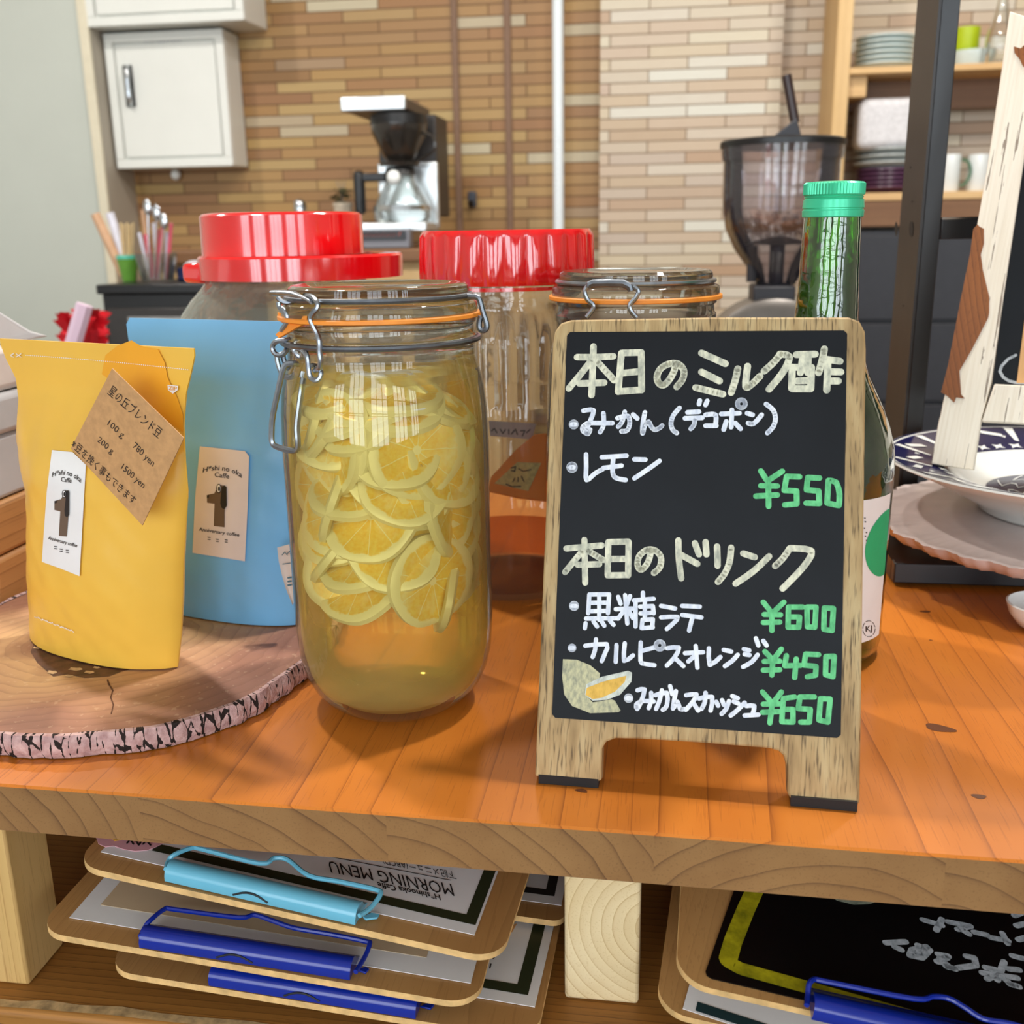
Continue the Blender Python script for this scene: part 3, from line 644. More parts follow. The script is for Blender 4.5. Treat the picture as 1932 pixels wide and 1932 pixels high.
MB().lathe([(-.06, .095), (-.07, .11), (.10, .115), (.11, .10)], ((xa+xb)/2, YG, GZ(576)-.098), 40, ax=AX).build('motor_housing', plain('grey_cast_metal', (104, 100, 96), .35, .6, var=.05), gr)
MB().lathe([(.112, .085), (.118, .08)], ((xa+xb)/2, YG, GZ(576)-.098), 40, ax=AX).build('front_ring', plain('copper_ring', (150, 96, 62), .25, .9, var=0), gr)
MB().box((xa-.03, YG-.09, FZ+.4), (xb+.03, YG+.09, GZ(576)-.17)).build('stand', M['dkgrey'], gr, bevel=.01)
gt = thing('grinder_table', (gx, YG, FZ), 'dark table under the coffee grinder', 'table')
MB().box((gx-.3, YG-.2, FZ+.37), (gx+.12, YG+.2, FZ+.3995)).build('tabletop', M['dkgrey'], gt)
for dx in (-.27, .09):
    for dy in (-.17, .17): MB().box((gx+dx-.015, YG+dy-.015, FZ), (gx+dx+.015, YG+dy+.015, FZ+.3699)).build('leg', M['dkgrey'], gt)
# ---------------------------------------------------------------- wooden shelf unit at the right
YS = 2.81; xs = ony(1577, 100, YS).x; xe = 1.75
su = thing('wooden_shelf_unit', ((xs+xe)/2, 2.93, FZ), 'pale wooden shelf unit holding crockery against the tiled wall', 'shelves')
wu = ony(1606, 100, YS).x-xs
MB().box((xs, YS, FZ), (xs+wu, 3.0595, CZ-.02)).build('upright', M['shelf_up'], su, bevel=.003)
MB().box((xe, YS, FZ), (xe+wu, 3.0595, CZ-.02)).build('upright', M['shelf_up'], su, bevel=.003)
zu1, zu0 = ony(1650, 126, YS).z, ony(1650, 139, YS).z
zl1, zl0 = ony(1650, 364, YS).z, ony(1650, 379, YS).z
MB().box((xs+wu, YS+.001, zu0), (xe, 3.0595, zu1)).build('shelf_board', M['shelf_wood'], su, bevel=.002)
MB().box((xs+wu, YS+.001, zl0), (xe, 3.0595, zl1)).build('shelf_board', M['shelf_wood'], su, bevel=.002)
MB().box((xs+wu, YS+.02, zu0-.05), (xs+wu+.045, 3.05, zu0)).build('shelf_bracket', M['shelf_wood'], su, bevel=.002)
MB().box((xs+wu, YS+.004, ony(1650, 428, YS).z), (xe, YS+.03, zl0)).build('apron', M['shelf_dark'], su, bevel=.002)
MB().box((xs+wu, YS+.16, ony(1650, 180, YS).z-.02), (xe, YS+.18, zu0)).build('rear_rail', M['shelf_dark'], su)
cabz = ony(1650, 432, YS).z
da = thing('dark_cabinet', (1.0, 2.9, FZ), 'dark grey cabinet under the wooden shelves at the right', 'cabinet')
MB().box((xs+wu+.004, YS+.012, FZ), (1.74, 3.05, cabz-.006)).build('carcass', M['dkgrey'], da)
zz = [cabz-.012, ony(1650, 608, YS).z, ony(1650, 760, YS).z, FZ+.02]
for i in range(3): MB().box((xs+wu+.01, YS-.004, zz[i+1]+.006), (1.72, YS+.0115, zz[i]-.004)).build('drawer', M['dkgrey'], da, bevel=.002)
# crockery
def stack(name, cx, cy, z, n, r, h, mat, label, cat, group, dr=0., prof=None):
    for k in range(n):
        zz_ = z+h*k; rr = r-dr*k
        tag(MB().lathe([(zz_+.0004, rr*.55), (zz_+.002, rr*.62), (zz_+h*.9+.006, rr), (zz_+h*.9+.009, rr*.99), (zz_+.006, rr*.6)], (cx, cy, 0), 40).build(name, mat, loc=(cx, cy, zz_)), label[k] if isinstance(label, list) else label, cat, group)
    return z+h*n
cx = ony(1668, 100, 2.93).x; r = cx-ony(1612, 100, 2.93).x
od = ['bottom', 'second', 'third', 'fourth', 'fifth', 'top']
stack('white_plate', cx, 2.93, zu1, 6, r, .0125, M['palechina'], ['%s plate of the white stack on the upper wooden shelf' % k for k in od], 'plate', 'white plates on the upper shelf')
cx = ony(1835, 100, 2.93).x; r = (ony(1880, 100, 2.93).x-ony(1795, 100, 2.93).x)/2
tag(MB().lathe([(zu1+.0004, r*.8), (zu1+.03, r), (zu1+.042, r*1.02), (zu1+.042, r*.97), (zu1+.006, r*.76)], (cx, 2.93, 0), 40).build('pale_bowl', M['palechina'], loc=(cx, 2.93, zu1)), 'shallow pale blue bowl on the upper wooden shelf', 'bowl')
zb_ = zu1+.0075
a, b = ony(1800, 60, 2.93), ony(1850, 52, 2.93)
tag(MB().lathe([(zb_, .026), (zb_+.005, .030), (b.z, (b.x-a.x)/2), (b.z, (b.x-a.x)/2-.003), (zb_+.01, .026)], ((a.x+b.x)/2, 2.93, 0), 32).build('lime_cup', M['lime'], loc=((a.x+b.x)/2, 2.93, zb_)), 'lime green cup standing in the pale bowl', 'cup')
cx = ony(1883, 100, 2.86).x
gb = thing('glass_bottle', (cx, 2.86, zu1), 'clear glass carafe with narrow neck on the upper shelf', 'bottle')
MB().lathe([(zu1+.0004, .028), (zu1+.004, .031), (zu1+.06, .031), (zu1+.10, .020), (zu1+.14, .012), (zu1+.175, .011), (zu1+.18, .014)], (cx, 2.86, 0), 32, caps=False).build('body', M['clear'], gb)
MB().lathe([(zu1+.18, .0145), (zu1+.20, .0145)], (cx, 2.86, 0), 24).build('stopper', M['clear'], gb)
# lower shelf
cx = ony(1668, 340, 2.93).x; r = cx-ony(1600, 340, 2.93).x
z = stack('purple_plate', cx+.01, 2.93, zl1, 5, r*.92, .0105, M['purple'], ['%s plate of the purple stack on the lower wooden shelf' % k for k in od], 'plate', 'purple plates on the lower shelf')
z = stack('grey_dish', cx+.01, 2.93, z+.002, 3, r*1.0, .016, M['greychina'], ['%s grey dish on top of the purple plates' % k for k in ('lowest', 'middle', 'topmost')], 'dish', 'grey dishes on the purple plates')
zt_ = ony(1650, 188, 2.93).z
tag(MB().box((cx-r*.95, 2.845, z+.004), (cx+r*.9, 2.955, zt_-.004)).build('waffle_cloth', M['cloth'], loc=(cx, 2.93, z+.004), bevel=.02, seg=4), 'folded white waffle cloth piled on the grey dishes', 'cloth')
for i, (pa, pb) in enumerate(((1776, 1814), (1828, 1868))):
    a, b = ony(pa, 292, 2.86), ony(pb, 292, 2.86); cx_ = (a.x+b.x)/2; rr = (b.x-a.x)/2
    mg = thing('white_mug', (cx_, 2.86, zl1), ['white mug with green edged handle nearer the black post', 'white mug without visible handle by the white easel'][i], 'mug', 'mugs on the lower shelf')
    MB().lathe([(zl1+.0004, rr*.9), (zl1+.004, rr), (a.z, rr), (a.z, rr*.93), (zl1+.006, rr*.88)], (cx_, 2.86, 0), 36).build('cup_wall', M['white'], mg)
    zm = (zl1+a.z)/2
    MB().tube(smooth([(cx_+rr*.95, 2.845, zm+.03), (cx_+rr+.012, 2.84, zm+.026), (cx_+rr+.02, 2.84, zm), (cx_+rr+.010, 2.84, zm-.026), (cx_+rr*.95, 2.845, zm-.03)]), .0035, 8).build('handle', plain('green_edge', (70, 110, 80), .3, var=0) if i == 0 else M['white'], mg)
# ================================================================== chalkboard sign
FLp = onz(1010, 1466, .004); FRp = onz(1621, 1517, .004)
uu = (FRp-FLp).normalized(); bb = V((-uu.y, uu.x, 0)); LEAN = math.radians(19)
SG = Pl(FLp, uu, V((0, 0, 1))*math.cos(LEAN)+bb*math.sin(LEAN))
sg = thing('chalkboard_sign', SG.P(.082, 0, 0)-V((0, 0, .004)), 'small A-frame chalkboard in greyed oak listing the drinks of the day in marker', 'sign')
def pxs(L, ox=0, oy=0, s=1.0): return [(ox+x*s, oy+y*s) for x, y in L]
out = pxs([(80, 345), (418, 372), (426, 362), (430, 200), (450, 165), (500, 146), (620, 149), (900, 166), (1300, 198), (1350, 212), (1378, 238), (1392, 290), (1396, 430), (1410, 460), (1772, 490)], 980, 1340, .3623)
out += [(1634, 660), (1632, 625), (1622, 606), (1602, 598), (1340, 598), (1078, 603), (1058, 609), (1047, 625), (1043, 650)]
outuv = [SG.uv(*p) for p in out]
mb = MB(); mb.poly(SG, outuv, -.012, 0)
fr_ = mb.build('frame', M['oak'], sg, angle=30, bevel=.0012)
pan = [SG.uv(*p) for p in ((1070, 634), (1076, 627), (1592, 624), (1598, 630), (1586, 1386), (1579, 1392), (1048, 1354), (1042, 1347))]
pn = MB().poly(SG, pan, .0001, .0007).build('chalkboard_panel', M['board'], sg, angle=0)
for u in (.0185, .145): MB().box((-.016, -.012, 0), (.016, .002, .0041), None) if False else None
for a, b in (((1016, 1466), (1129, 1475)), ((1492, 1508), (1618, 1519))):
    p, q = onz(*a, .004), onz(*b, .004); d = bb*.013
    MB().prism([V((w.x, w.y, .0002)) for w in (p, q, q+d, p+d)], [V((w.x, w.y, .0055)) for w in (p, q, q+d, p+d)]).build('foot_pad', M['rubber'], sg)
# rear leg frame, hinged at the top
top_l, top_r = SG.P(.012, .225, -.013), SG.P(.150, .225, -.013); gy = bb*.052
bl, br_ = V((top_l.x, top_l.y, .001))+gy, V((top_r.x, top_r.y, .001))+gy
RP = Pl(bl, br_-bl, top_l-bl); Hh = (top_l-bl).length; Ww = (br_-bl).length
MB().poly(RP, [(0, 0), (.028, 0), (.028, .05), (Ww-.028, .05), (Ww-.028, 0), (Ww, 0), (Ww, Hh), (0, Hh)], -.008, 0).build('rear_leg', M['oak'], sg, bevel=.001)
hn = MB()
for u in (.04, .12): hn.poly(SG, [(u-.009, .222), (u+.009, .222), (u+.009, .236), (u-.009, .236)], -.0145, -.0121)
hn.build('hinge', M['darksteel'], sg)
S_ = .31056
def wr(name, strokes, mat, w, ox, oy, off=.0009, k=3):
    mb = MB()
    for i, st in enumerate(strokes):
        p = [SG.uv(ox+x*S_, oy+y*S_) for x, y in st]
        if len(p) > 2 and k > 1: p = [(q.x, q.y) for q in smooth([(a, b, 0) for a, b in p], k)]
        mb.stroke(SG, p, w, off+.00002*(i % 7))
    return mb.build(name, mat, pn, angle=0)
A0, B0 = (1030, 600), (1030, 980)
def dot(c, r, n=10): return [(c[0]+r*math.cos(k*2*math.pi/n), c[1]+r*math.sin(k*2*math.pi/n)) for k in range(n+1)]
wr('heading_lettering', [
 [(190, 240), (300, 240), (410, 235)], [(290, 175), (285, 320), (278, 470)], [(285, 250), (215, 340), (140, 430)], [(310, 265), (365, 325), (415, 380)], [(205, 400), (355, 395)],
 [(460, 215), (440, 450)], [(465, 215), (580, 212)], [(580, 215), (582, 440)], [(445, 448), (580, 438)], [(465, 337), (570, 327)],
 [(790, 285), (770, 345), (725, 405), (690, 402), (675, 362), (695, 312), (745, 282), (800, 280), (838, 320), (830, 375), (795, 420)],
 [(945, 215), (1090, 280)], [(945, 330), (1055, 385)], [(910, 425), (1000, 447), (1075, 465)],
 [(1165, 310), (1150, 380), (1125, 455)], [(1225, 295), (1213, 420), (1255, 400), (1300, 355)],
 [(1420, 225), (1385, 270), (1325, 325)], [(1420, 222), (1478, 238), (1440, 330), (1355, 435)],
 [(1520, 225), (1635, 222)], [(1495, 300), (1492, 430)], [(1500, 302), (1612, 302)], [(1612, 302), (1608, 430)], [(1495, 432), (1608, 432)], [(1560, 240), (1545, 335)], [(1592, 240), (1590, 335)], [(1525, 385), (1588, 382)],
 [(1690, 190), (1678, 255), (1655, 335)], [(1690, 252), (1785, 265)], [(1712, 268), (1705, 440)], [(1722, 328), (1790, 330)], [(1722, 385), (1775, 385)]], M['chalk'], .0036, *A0, k=3)
wr('item_lettering', [dot((170, 648), 16), [(160, 648), (180, 648)],
 [(228, 565), (290, 563), (262, 645), (238, 695), (222, 672), (252, 642), (330, 640), (405, 640)], [(350, 580), (352, 650), (330, 695)], [(238, 697), (258, 705), (270, 680)],
 [(435, 610), (498, 597), (510, 640), (495, 684), (460, 690)], [(480, 572), (465, 630), (440, 662)], [(530, 588), (556, 612)],
 [(602, 575), (590, 640), (588, 702), (602, 655), (625, 632), (640, 662), (662, 680), (690, 670), (706, 655)],
 [(812, 548), (775, 592), (760, 640), (770, 680), (795, 700)],
 [(860, 575), (930, 571)], [(845, 611), (950, 608)], [(905, 615), (900, 650), (880, 675)], [(935, 503), (930, 525)], [(980, 505), (970, 530)],
 [(970, 590), (1030, 590), (1030, 655)], [(970, 656), (1035, 656)],
 [(1065, 585), (1175, 580)], [(1130, 560), (1125, 665)], [(1095, 630), (1080, 680)], [(1150, 640), (1182, 675)], dot((1187, 523), 24),
 [(1222, 580), (1255, 590)], [(1228, 640), (1262, 643), (1310, 590)], [(1337, 525), (1380, 562), (1394, 612), (1380, 662), (1345, 700)],
 dot((160, 908), 20), [(150, 908), (170, 908)], [(245, 830), (246, 905), (248, 985), (300, 945), (345, 920)], [(340, 847), (490, 838)], [(350, 912), (460, 898)], [(410, 850), (406, 935), (425, 972), (485, 985)], [(538, 860), (605, 862)], [(690, 870), (620, 920), (538, 975)]], M['whitemark'], .0025, *A0)
wr('price_lettering', [[(1305, 930), (1340, 985)], [(1435, 932), (1355, 985)], [(1350, 985), (1352, 1145)], [(1305, 1020), (1405, 1022)], [(1275, 1083), (1405, 1076)],
 [(1540, 966), (1462, 963)], [(1462, 963), (1447, 1048)], [(1447, 1048), (1522, 1052)], [(1522, 1052), (1523, 1130)], [(1523, 1130), (1450, 1136)],
 [(1660, 973), (1590, 970)], [(1590, 970), (1582, 1045)], [(1582, 1045), (1655, 1052)], [(1655, 1052), (1660, 1128)], [(1660, 1128), (1580, 1125)],
 [(1715, 988), (1707, 1125)], [(1707, 1125), (1778, 1140)], [(1778, 1140), (1782, 1070), (1762, 1000), (1715, 988)]], M['greenmark'], .0029, *A0, k=2)
wr('heading_lettering', [
 [(125, 177), (340, 158)], [(235, 125), (240, 385)], [(225, 190), (175, 250), (118, 320)], [(250, 185), (300, 217), (350, 247)], [(195, 276), (325, 272)],
 [(380, 140), (376, 340)], [(380, 138), (500, 135)], [(503, 138), (500, 340)], [(378, 340), (500, 338)], [(385, 241), (495, 240)],
 [(640, 190), (620, 262), (582, 305), (558, 282), (566, 226), (610, 187), (660, 187), (698, 226), (694, 288), (657, 325)],
 [(805, 128), (808, 240), (822, 358)], [(815, 212), (920, 270)], [(905, 145), (930, 213)], [(970, 138), (975, 213)],
 [(1040, 165), (1043, 282)], [(1125, 172), (1115, 260), (1085, 330), (1045, 380)],
 [(1198, 207), (1268, 230)], [(1355, 225), (1260, 315), (1152, 390)],
 [(1480, 177), (1440, 235), (1392, 283)], [(1482, 175), (1612, 192), (1562, 290), (1437, 420)]], M['chalk'], .0033, *B0)
wr('item_lettering', [dot((172, 525), 17), [(160, 525), (184, 525)],
 [(265, 458), (258, 570)], [(265, 456), (380, 455)], [(385, 455), (378, 570)], [(265, 506), (380, 505)], [(325, 456), (325, 610)], [(260, 558), (380, 555)], [(245, 602), (440, 600)], [(242, 630), (238, 660)], [(290, 620), (312, 650)], [(340, 620), (356, 645)], [(390, 615), (412, 640)],
 [(440, 470), (455, 512)], [(512, 465), (490, 522)], [(425, 545), (525, 541)], [(482, 460), (495, 632)], [(475, 552), (440, 602)], [(502, 552), (530, 600)],
 [(590, 445), (590, 478)], [(535, 492), (655, 482)], [(545, 492), (545, 650)], [(572, 530), (650, 526)], [(602, 490), (602, 600)], [(575, 571), (655, 566)], [(650, 526), (655, 570)], [(587, 612), (582, 660)], [(587, 610), (650, 606)], [(650, 606), (646, 655)], [(585, 660), (650, 655)],
 [(700, 525), (785, 541)], [(700, 595), (800, 592), (775, 630), (735, 665)], [(828, 525), (935, 530)], [(828, 580), (945, 595)], [(890, 595), (870, 675)],
 dot((160, 780), 13), [(150, 780), (170, 780)],
 [(240, 767), (370, 757), (360, 812), (340, 860)], [(305, 728), (300, 790), (285, 835)], [(430, 762), (425, 865)], [(480, 752), (475, 858), (530, 825)],
 [(577, 747), (575, 858), (600, 876), (660, 885)], [(587, 797), (660, 777)], dot((692, 765), 24),
 [(738, 782), (808, 778), (780, 840), (735, 887)], [(785, 842), (835, 890)], [(845, 812), (955, 806)], [(910, 768), (920, 900)], [(905, 827), (865, 862)],
 [(990, 782), (995, 883), (1060, 835)], [(1080, 792), (1125, 802)], [(1165, 822), (1130, 860), (1087, 890)], [(1202, 787), (1235, 795)], [(1207, 818), (1237, 823)], [(1285, 822), (1250, 865), (1197, 895)], [(1275, 722), (1290, 765)], [(1320, 737), (1340, 765)],
 dot((503, 1085), 15), [(493, 1085), (513, 1085)],
 [(557, 1037), (600, 1032), (577, 1110), (555, 1150), (550, 1122), (590, 1102), (655, 1105)], [(640, 1052), (640, 1100), (625, 1145)],
 [(665, 1067), (735, 1052), (735, 1130), (710, 1155)], [(705, 1037), (690, 1100), (670, 1150)], [(755, 1012), (767, 1060)], [(790, 1042), (772, 1148), (800, 1107), (815, 1150), (842, 1150)],
 [(852, 1067), (915, 1062), (890, 1110), (850, 1155)], [(895, 1112), (925, 1160)], [(930, 1087), (1010, 1077), (1000, 1160)], [(970, 1052), (965, 1110), (945, 1150)],
 [(1035, 1107), (1046, 1130)], [(1070, 1097), (1081, 1125)], [(1112, 1102), (1095, 1150), (1067, 1180)], [(1132, 1072), (1165, 1085)], [(1140, 1105), (1168, 1117)], [(1207, 1112), (1160, 1160), (1122, 1190)],
 [(1217, 1132), (1265, 1132), (1255, 1182)], [(1207, 1190), (1290, 1185)]], M['whitemark'], .0023, *B0, k=2)
wr('price_lettering', [[(1320, 502), (1370, 565)], [(1445, 502), (1380, 565)], [(1372, 565), (1372, 675)], [(1325, 577), (1425, 579)], [(1320, 626), (1420, 623)],
 [(1560, 532), (1472, 532)], [(1472, 532), (1470, 655)], [(1470, 655), (1535, 655)], [(1535, 655), (1540, 592)], [(1540, 592), (1477, 592)],
 [(1585, 532), (1587, 650)], [(1587, 652), (1632, 655)], [(1632, 655), (1640, 532)], [(1640, 532), (1585, 532)], [(1690, 537), (1687, 665)], [(1687, 667), (1737, 675)], [(1737, 675), (1745, 542)], [(1745, 540), (1690, 537)],
 [(1330, 802), (1375, 850)], [(1430, 787), (1382, 850)], [(1378, 850), (1372, 945)], [(1325, 862), (1420, 860)], [(1320, 915), (1420, 912)],
 [(1460, 827), (1450, 888)], [(1450, 888), (1545, 886)], [(1520, 847), (1510, 960)], [(1655, 821), (1577, 817)], [(1577, 817), (1567, 884)], [(1567, 884), (1640, 892)], [(1640, 892), (1637, 945)], [(1637, 945), (1587, 955)],
 [(1700, 832), (1697, 940)], [(1697, 942), (1742, 955)], [(1742, 955), (1750, 832)], [(1750, 830), (1700, 832)],
 [(1315, 1047), (1370, 1110)], [(1430, 1047), (1382, 1110)], [(1375, 1110), (1360, 1235)], [(1320, 1121), (1420, 1119)], [(1315, 1171), (1415, 1166)],
 [(1510, 1077), (1442, 1087)], [(1442, 1087), (1432, 1225)], [(1432, 1227), (1500, 1230)], [(1500, 1230), (1500, 1152)], [(1500, 1152), (1442, 1152)],
 [(1630, 1077), (1542, 1077)], [(1542, 1077), (1532, 1148)], [(1532, 1148), (1605, 1152)], [(1605, 1152), (1600, 1230)], [(1600, 1230), (1547, 1230)],
 [(1667, 1087), (1657, 1215)], [(1657, 1217), (1712, 1230)], [(1712, 1230), (1725, 1092)], [(1725, 1090), (1667, 1087)]], M['greenmark'], .0027, *B0, k=1)
def sgpoly(name, pts, mat, off, parent=pn):
    return MB().face([SG.P(*SG.uv(B0[0]+x*S_, B0[1]+y*S_), off) for x, y in pts]).build(name, mat, parent, angle=0)
sgpoly('lemon_drawing', [(105, 848), (190, 852), (270, 885), (330, 935), (322, 985), (262, 1005), (238, 1060), (285, 1110), (400, 1092), (420, 1100), (455, 1160), (440, 1170), (270, 1176), (160, 1132), (112, 1062), (100, 950)], marker('pale_lemon_marker', (206, 202, 160), (150, 150, 128), 500), .0009)
sgpoly('lemon_slice_drawing', [(245, 1000), (340, 955), (500, 918), (524, 930), (520, 985), (450, 1065), (370, 1095), (285, 1100), (238, 1065)], marker('rim_marker', (222, 226, 214), (180, 186, 176), 400), .0011)
sgpoly('lemon_flesh_drawing', [(250, 1022), (345, 985), (490, 948), (480, 985), (420, 1045), (340, 1082), (285, 1090), (242, 1065)], M['lemonmark'], .0013)
# ================================================================== lemon jar
JC = V((-.1621, .5867, 0))
lj = thing('lemon_jar', JC, 'tall clip-top glass jar packed with lemon slices in yellow syrup', 'jar')
JP = [(.0006, .036), (.003, .041), (.008, .047), (.015, .0525), (.024, .0566), (.036, .0592), (.055, .0605), (.165, .0605), (.185, .0598), (.198, .0583), (.207, .0562), (.2125, .0545), (.216, .0537), (.222, .0537), (.2235, .0548), (.2270, .0548), (.2285, .0535), (.2335, .0532), (.2345, .0548), (.2372, .0552)]
M['jar'] = glassy('jar_glass', (254, 255, 252), (222, 222, 186), .004, .012, edge_w=.2, fk=1.2, lens=.7, lens_z=.2085)
M['jarlid'] = glassy('jar_lid_glass', (252, 254, 248), (214, 210, 176), .01, .012, edge_w=.25, fk=1.2, lens=.75, lens_z=-9.)
MB().lathe(JP, JC, 72, caps=False).build('glass_body', M['jar'], lj)
MB().lathe([(.2385, .0545), (.2392, .0560), (.2450, .0558), (.2462, .0548), (.2475, .0512), (.2490, .0508), (.2520, .0512), (.2545, .0508), (.2560, .0490), (.2562, .044), (.2545, .040), (.2545, .0)], JC, 72, caps=False).build('glass_lid', M['jarlid'], lj)
mb = MB().lathe([(.2373, .0505), (.2373, .0572), (.2378, .0578), (.2395, .0578), (.2400, .0572), (.2400, .0505)], JC, 72, caps=False)
gk = mb.build('rubber_gasket', M['orange'], lj)
# gasket pull tab in two flaps, wires : traced at the left-front of the neck
DV = (V((-.223, .5560, .235))-CAM)
def jw(px, py, d=0., off=(0, 0), s=.10352):
    """point of the clasp: on the upright plane through the clasp facing the room, moved d towards the viewer side"""
    q = onp(off[0]+px*s, off[1]+py*s, (-.2215, .5640-d, .235), (-.28, -.96, 0)); return q
o1, o2 = (490, 520), (490, 660)
def flap(pts, d0, d1, th=.0022):
    a = [jw(x, y, d, o1) for (x, y), d in zip(pts, d0)]
    n = V((-.25, -.93, .25)).normalized()*th
    return MB().prism(a, [p+n for p in a])
flap([(545, 740), (720, 735), (900, 745), (890, 870), (700, 960), (380, 1150), (320, 1085), (470, 965), (560, 840)], [.004, .010, .016, .017, .013, .010, .008, .006, .005], None).build('pull_tab', M['orange'], gk, bevel=.0004)
flap([(340, 670), (420, 690), (500, 760), (560, 800), (560, 850), (430, 870), (385, 830), (345, 740)], [-.004]*8, None, .0012).build('pull_tab', M['orange'], gk, bevel=.0004)
WR = .0015
def ring(z, r, a0, a1, n=60): return [JC+V((r*math.cos(a0+(a1-a0)*k/n), r*math.sin(a0+(a1-a0)*k/n), z)) for k in range(n+1)]
MB().tube(ring(.2492, .0522, 0, 2*math.pi*59/60, 59), WR, 8, True).build('lid_wire', M['darksteel'], lj)
MB().tube(ring(.2250, .0560, 0, 2*math.pi*59/60, 59), WR*1.1, 8, True).build('neck_wire', M['darksteel'], lj)
def wire(name, pts, ds, r=WR, off=o1, k=4, mat='steel', parent=lj):
    if not isinstance(ds, (list, tuple)): ds = [ds]*len(pts)
    return MB().tube(smooth([jw(x, y, d, off) for (x, y), d in zip(pts, ds)], k), r, 8).build(name, M[mat], parent)
bl_ = wire('bail_wire', [(345, 480), (360, 570), (440, 640), (500, 740), (505, 840), (450, 930), (395, 1010)], .009)
wire('bail_wire', [(830, 365), (950, 390), (1040, 480), (1050, 580), (960, 690), (925, 800), (980, 930), (1050, 1070), (1090, 1200), (1092, 1400), (1110, 1560), (1080, 1690), (1000, 1735)], [.008, .013, .017, .018, .019, .019, .019, .019, .020, .020, .020, .019, .016])
MB().tube([jw(x, y, d, o1) for (x, y), d in (((250, 312), .009), ((420, 318), .012), ((610, 330), .014), ((750, 380), .015), ((880, 450), .016), ((970, 520), .016))], [.0030, .0034, .0030, .0016, .0014, .0013], 10, flat=.5).build('bail_loop', M['steel'], lj)
wire('bail_hook', [(330, 400), (400, 470), (520, 490), (660, 450)], [.005, .005, .003, .0], mat='darksteel')
wire('ring_eye', [(640, 1150), (480, 1182), (330, 1190), (250, 1250), (235, 1340), (290, 1430), (390, 1445), (480, 1370), (490, 1290)], [.001, .006, .008, .008, .008, .008, .007, .005, .002], mat='steel')
wire('ring_eye', [(720, 1210), (650, 1270), (630, 1370), (700, 1460), (780, 1485), (830, 1400)], [.004, .009, .010, .010, .008, .004])
lk = wire('link_wire', [(715, 1300), (800, 1360), (865, 1480), (890, 1700), (925, 1850), (1020, 1910), (1105, 1850), (1115, 1740), (1020, 1640), (930, 1650)], [.010, .016, .018, .018, .018, .018, .017, .016, .013, .012])
wire('link_wire', [(310, 1450), (330, 1600), (400, 1790), (480, 1850), (590, 1850), (660, 1790)], [.006]*6)
wire('link_wire', [(430, 1420), (440, 1530), (520, 1690), (640, 1640), (720, 1600)], [.002]*5, mat='darksteel')
lv = wire('lever_handle', [(730, 270), (620, 245), (490, 265), (420, 380), (335, 750), (240, 1200), (218, 1480), (228, 1690), (320, 1770), (600, 1840), (690, 1780), (690, 1600), (680, 1400), (720, 1050), (770, 700), (800, 520), (830, 400)], [.006, .012, .014, .015, .015, .015, .015, .015, .015, .015, .015, .015, .014, .013, .011, .009, .008], off=o2, r=.0017)
# hinge hook at the right of the lid
def jr(px, py, d=0.): return onp(840+px*.10352, 520+py*.10352, (-.105, .579-d, .24), (-.10, -1, 0))
MB().tube(smooth([jr(330, 370), jr(480, 385), jr(570, 390), jr(630, 450), jr(680, 640), jr(750, 860), jr(750, 960), jr(690, 1000), jr(625, 960), jr(620, 850), jr(650, 740)], 4), WR*1.1, 8).build('hinge_wire', M['darksteel'], lj)
# paper tag stuck at the far left of the jar
tg = MB(); rows = []
tp = [((523, 1033), (556, 1024)), ((526, 1060), (556, 1050)), ((532, 1085), (556, 1078)), ((539, 1110), (556, 1104)), ((552, 1142), (556, 1132))]
rows = [[onp(a[0]+(b[0]-a[0])*k/4, a[1]+(b[1]-a[1])*k/4, (-.222, .628+.002*math.sin(k), .1), (-.3, -.95, 0)) for k in range(5)] for a, b in tp]
tg.grid(rows); tgo = tg.build('paper_tag', M['greypaper'], lj)
TGP = Pl((-.222, .6270, .1), (.95, -.3, 0), (0, 0, 1))
mb = MB()
for st in ([(533, 1047), (538, 1041), (543, 1047)], [(541, 1046), (547, 1040), (551, 1046)], [(534, 1064), (548, 1062)]): mb.stroke(TGP, [TGP.uv(*p) for p in st], .0006, .0004)
for k in range(3): mb.stroke(TGP, [TGP.uv(544, 1090+7*k), TGP.uv(550, 1089+7*k)], .0012, .0004)
mb.build('tag_print', plain('teal_print', (60, 100, 116), .6, var=0), tgo, angle=0)
# syrup
t = NT('lemon_syrup'); co = t.coord(); x, y, z = t.sep(co)
cl = t.noise(t.map(co, (1, 1, 1.6)), 26, 4, .6)
sed = t.math('MULTIPLY', t.math('POWER', t.math('MAXIMUM', t.math('MULTIPLY', t.math('SUBTRACT', .074, z), 15.), 0.0001), 1.6), .42)             # settled pulp near the bottom
lwf = t.n('ShaderNodeLayerWeight'); lwf.inputs[0].default_value = .5
fac = t.math('MINIMUM', .92, t.math('ADD', t.math('ADD', t.math('MULTIPLY_ADD', cl, .10, .02), t.math('MULTIPLY', t.math('POWER', lwf.outputs['Facing'], 3.0), .55)), sed))  # opaque yellow at grazing angles stands in for light refracted at the sides
tr = t.n('ShaderNodeBsdfTransparent'); tr.inputs[0].default_value = C4((255, 246, 202))
df = t.n('ShaderNodeBsdfPrincipled'); df.inputs['Base Color'].default_value = C4((255, 232, 140)); df.inputs['Roughness'].default_value = .5; df.inputs['Subsurface Weight'].default_value = 0.
tl = t.n('ShaderNodeBsdfTranslucent'); tl.inputs[0].default_value = C4((255, 238, 140))
m0 = t.n('ShaderNodeMixShader'); t.set(m0, 0, .3); t.set(m0, 1, df.outputs[0]); t.set(m0, 2, tl.outputs[0])
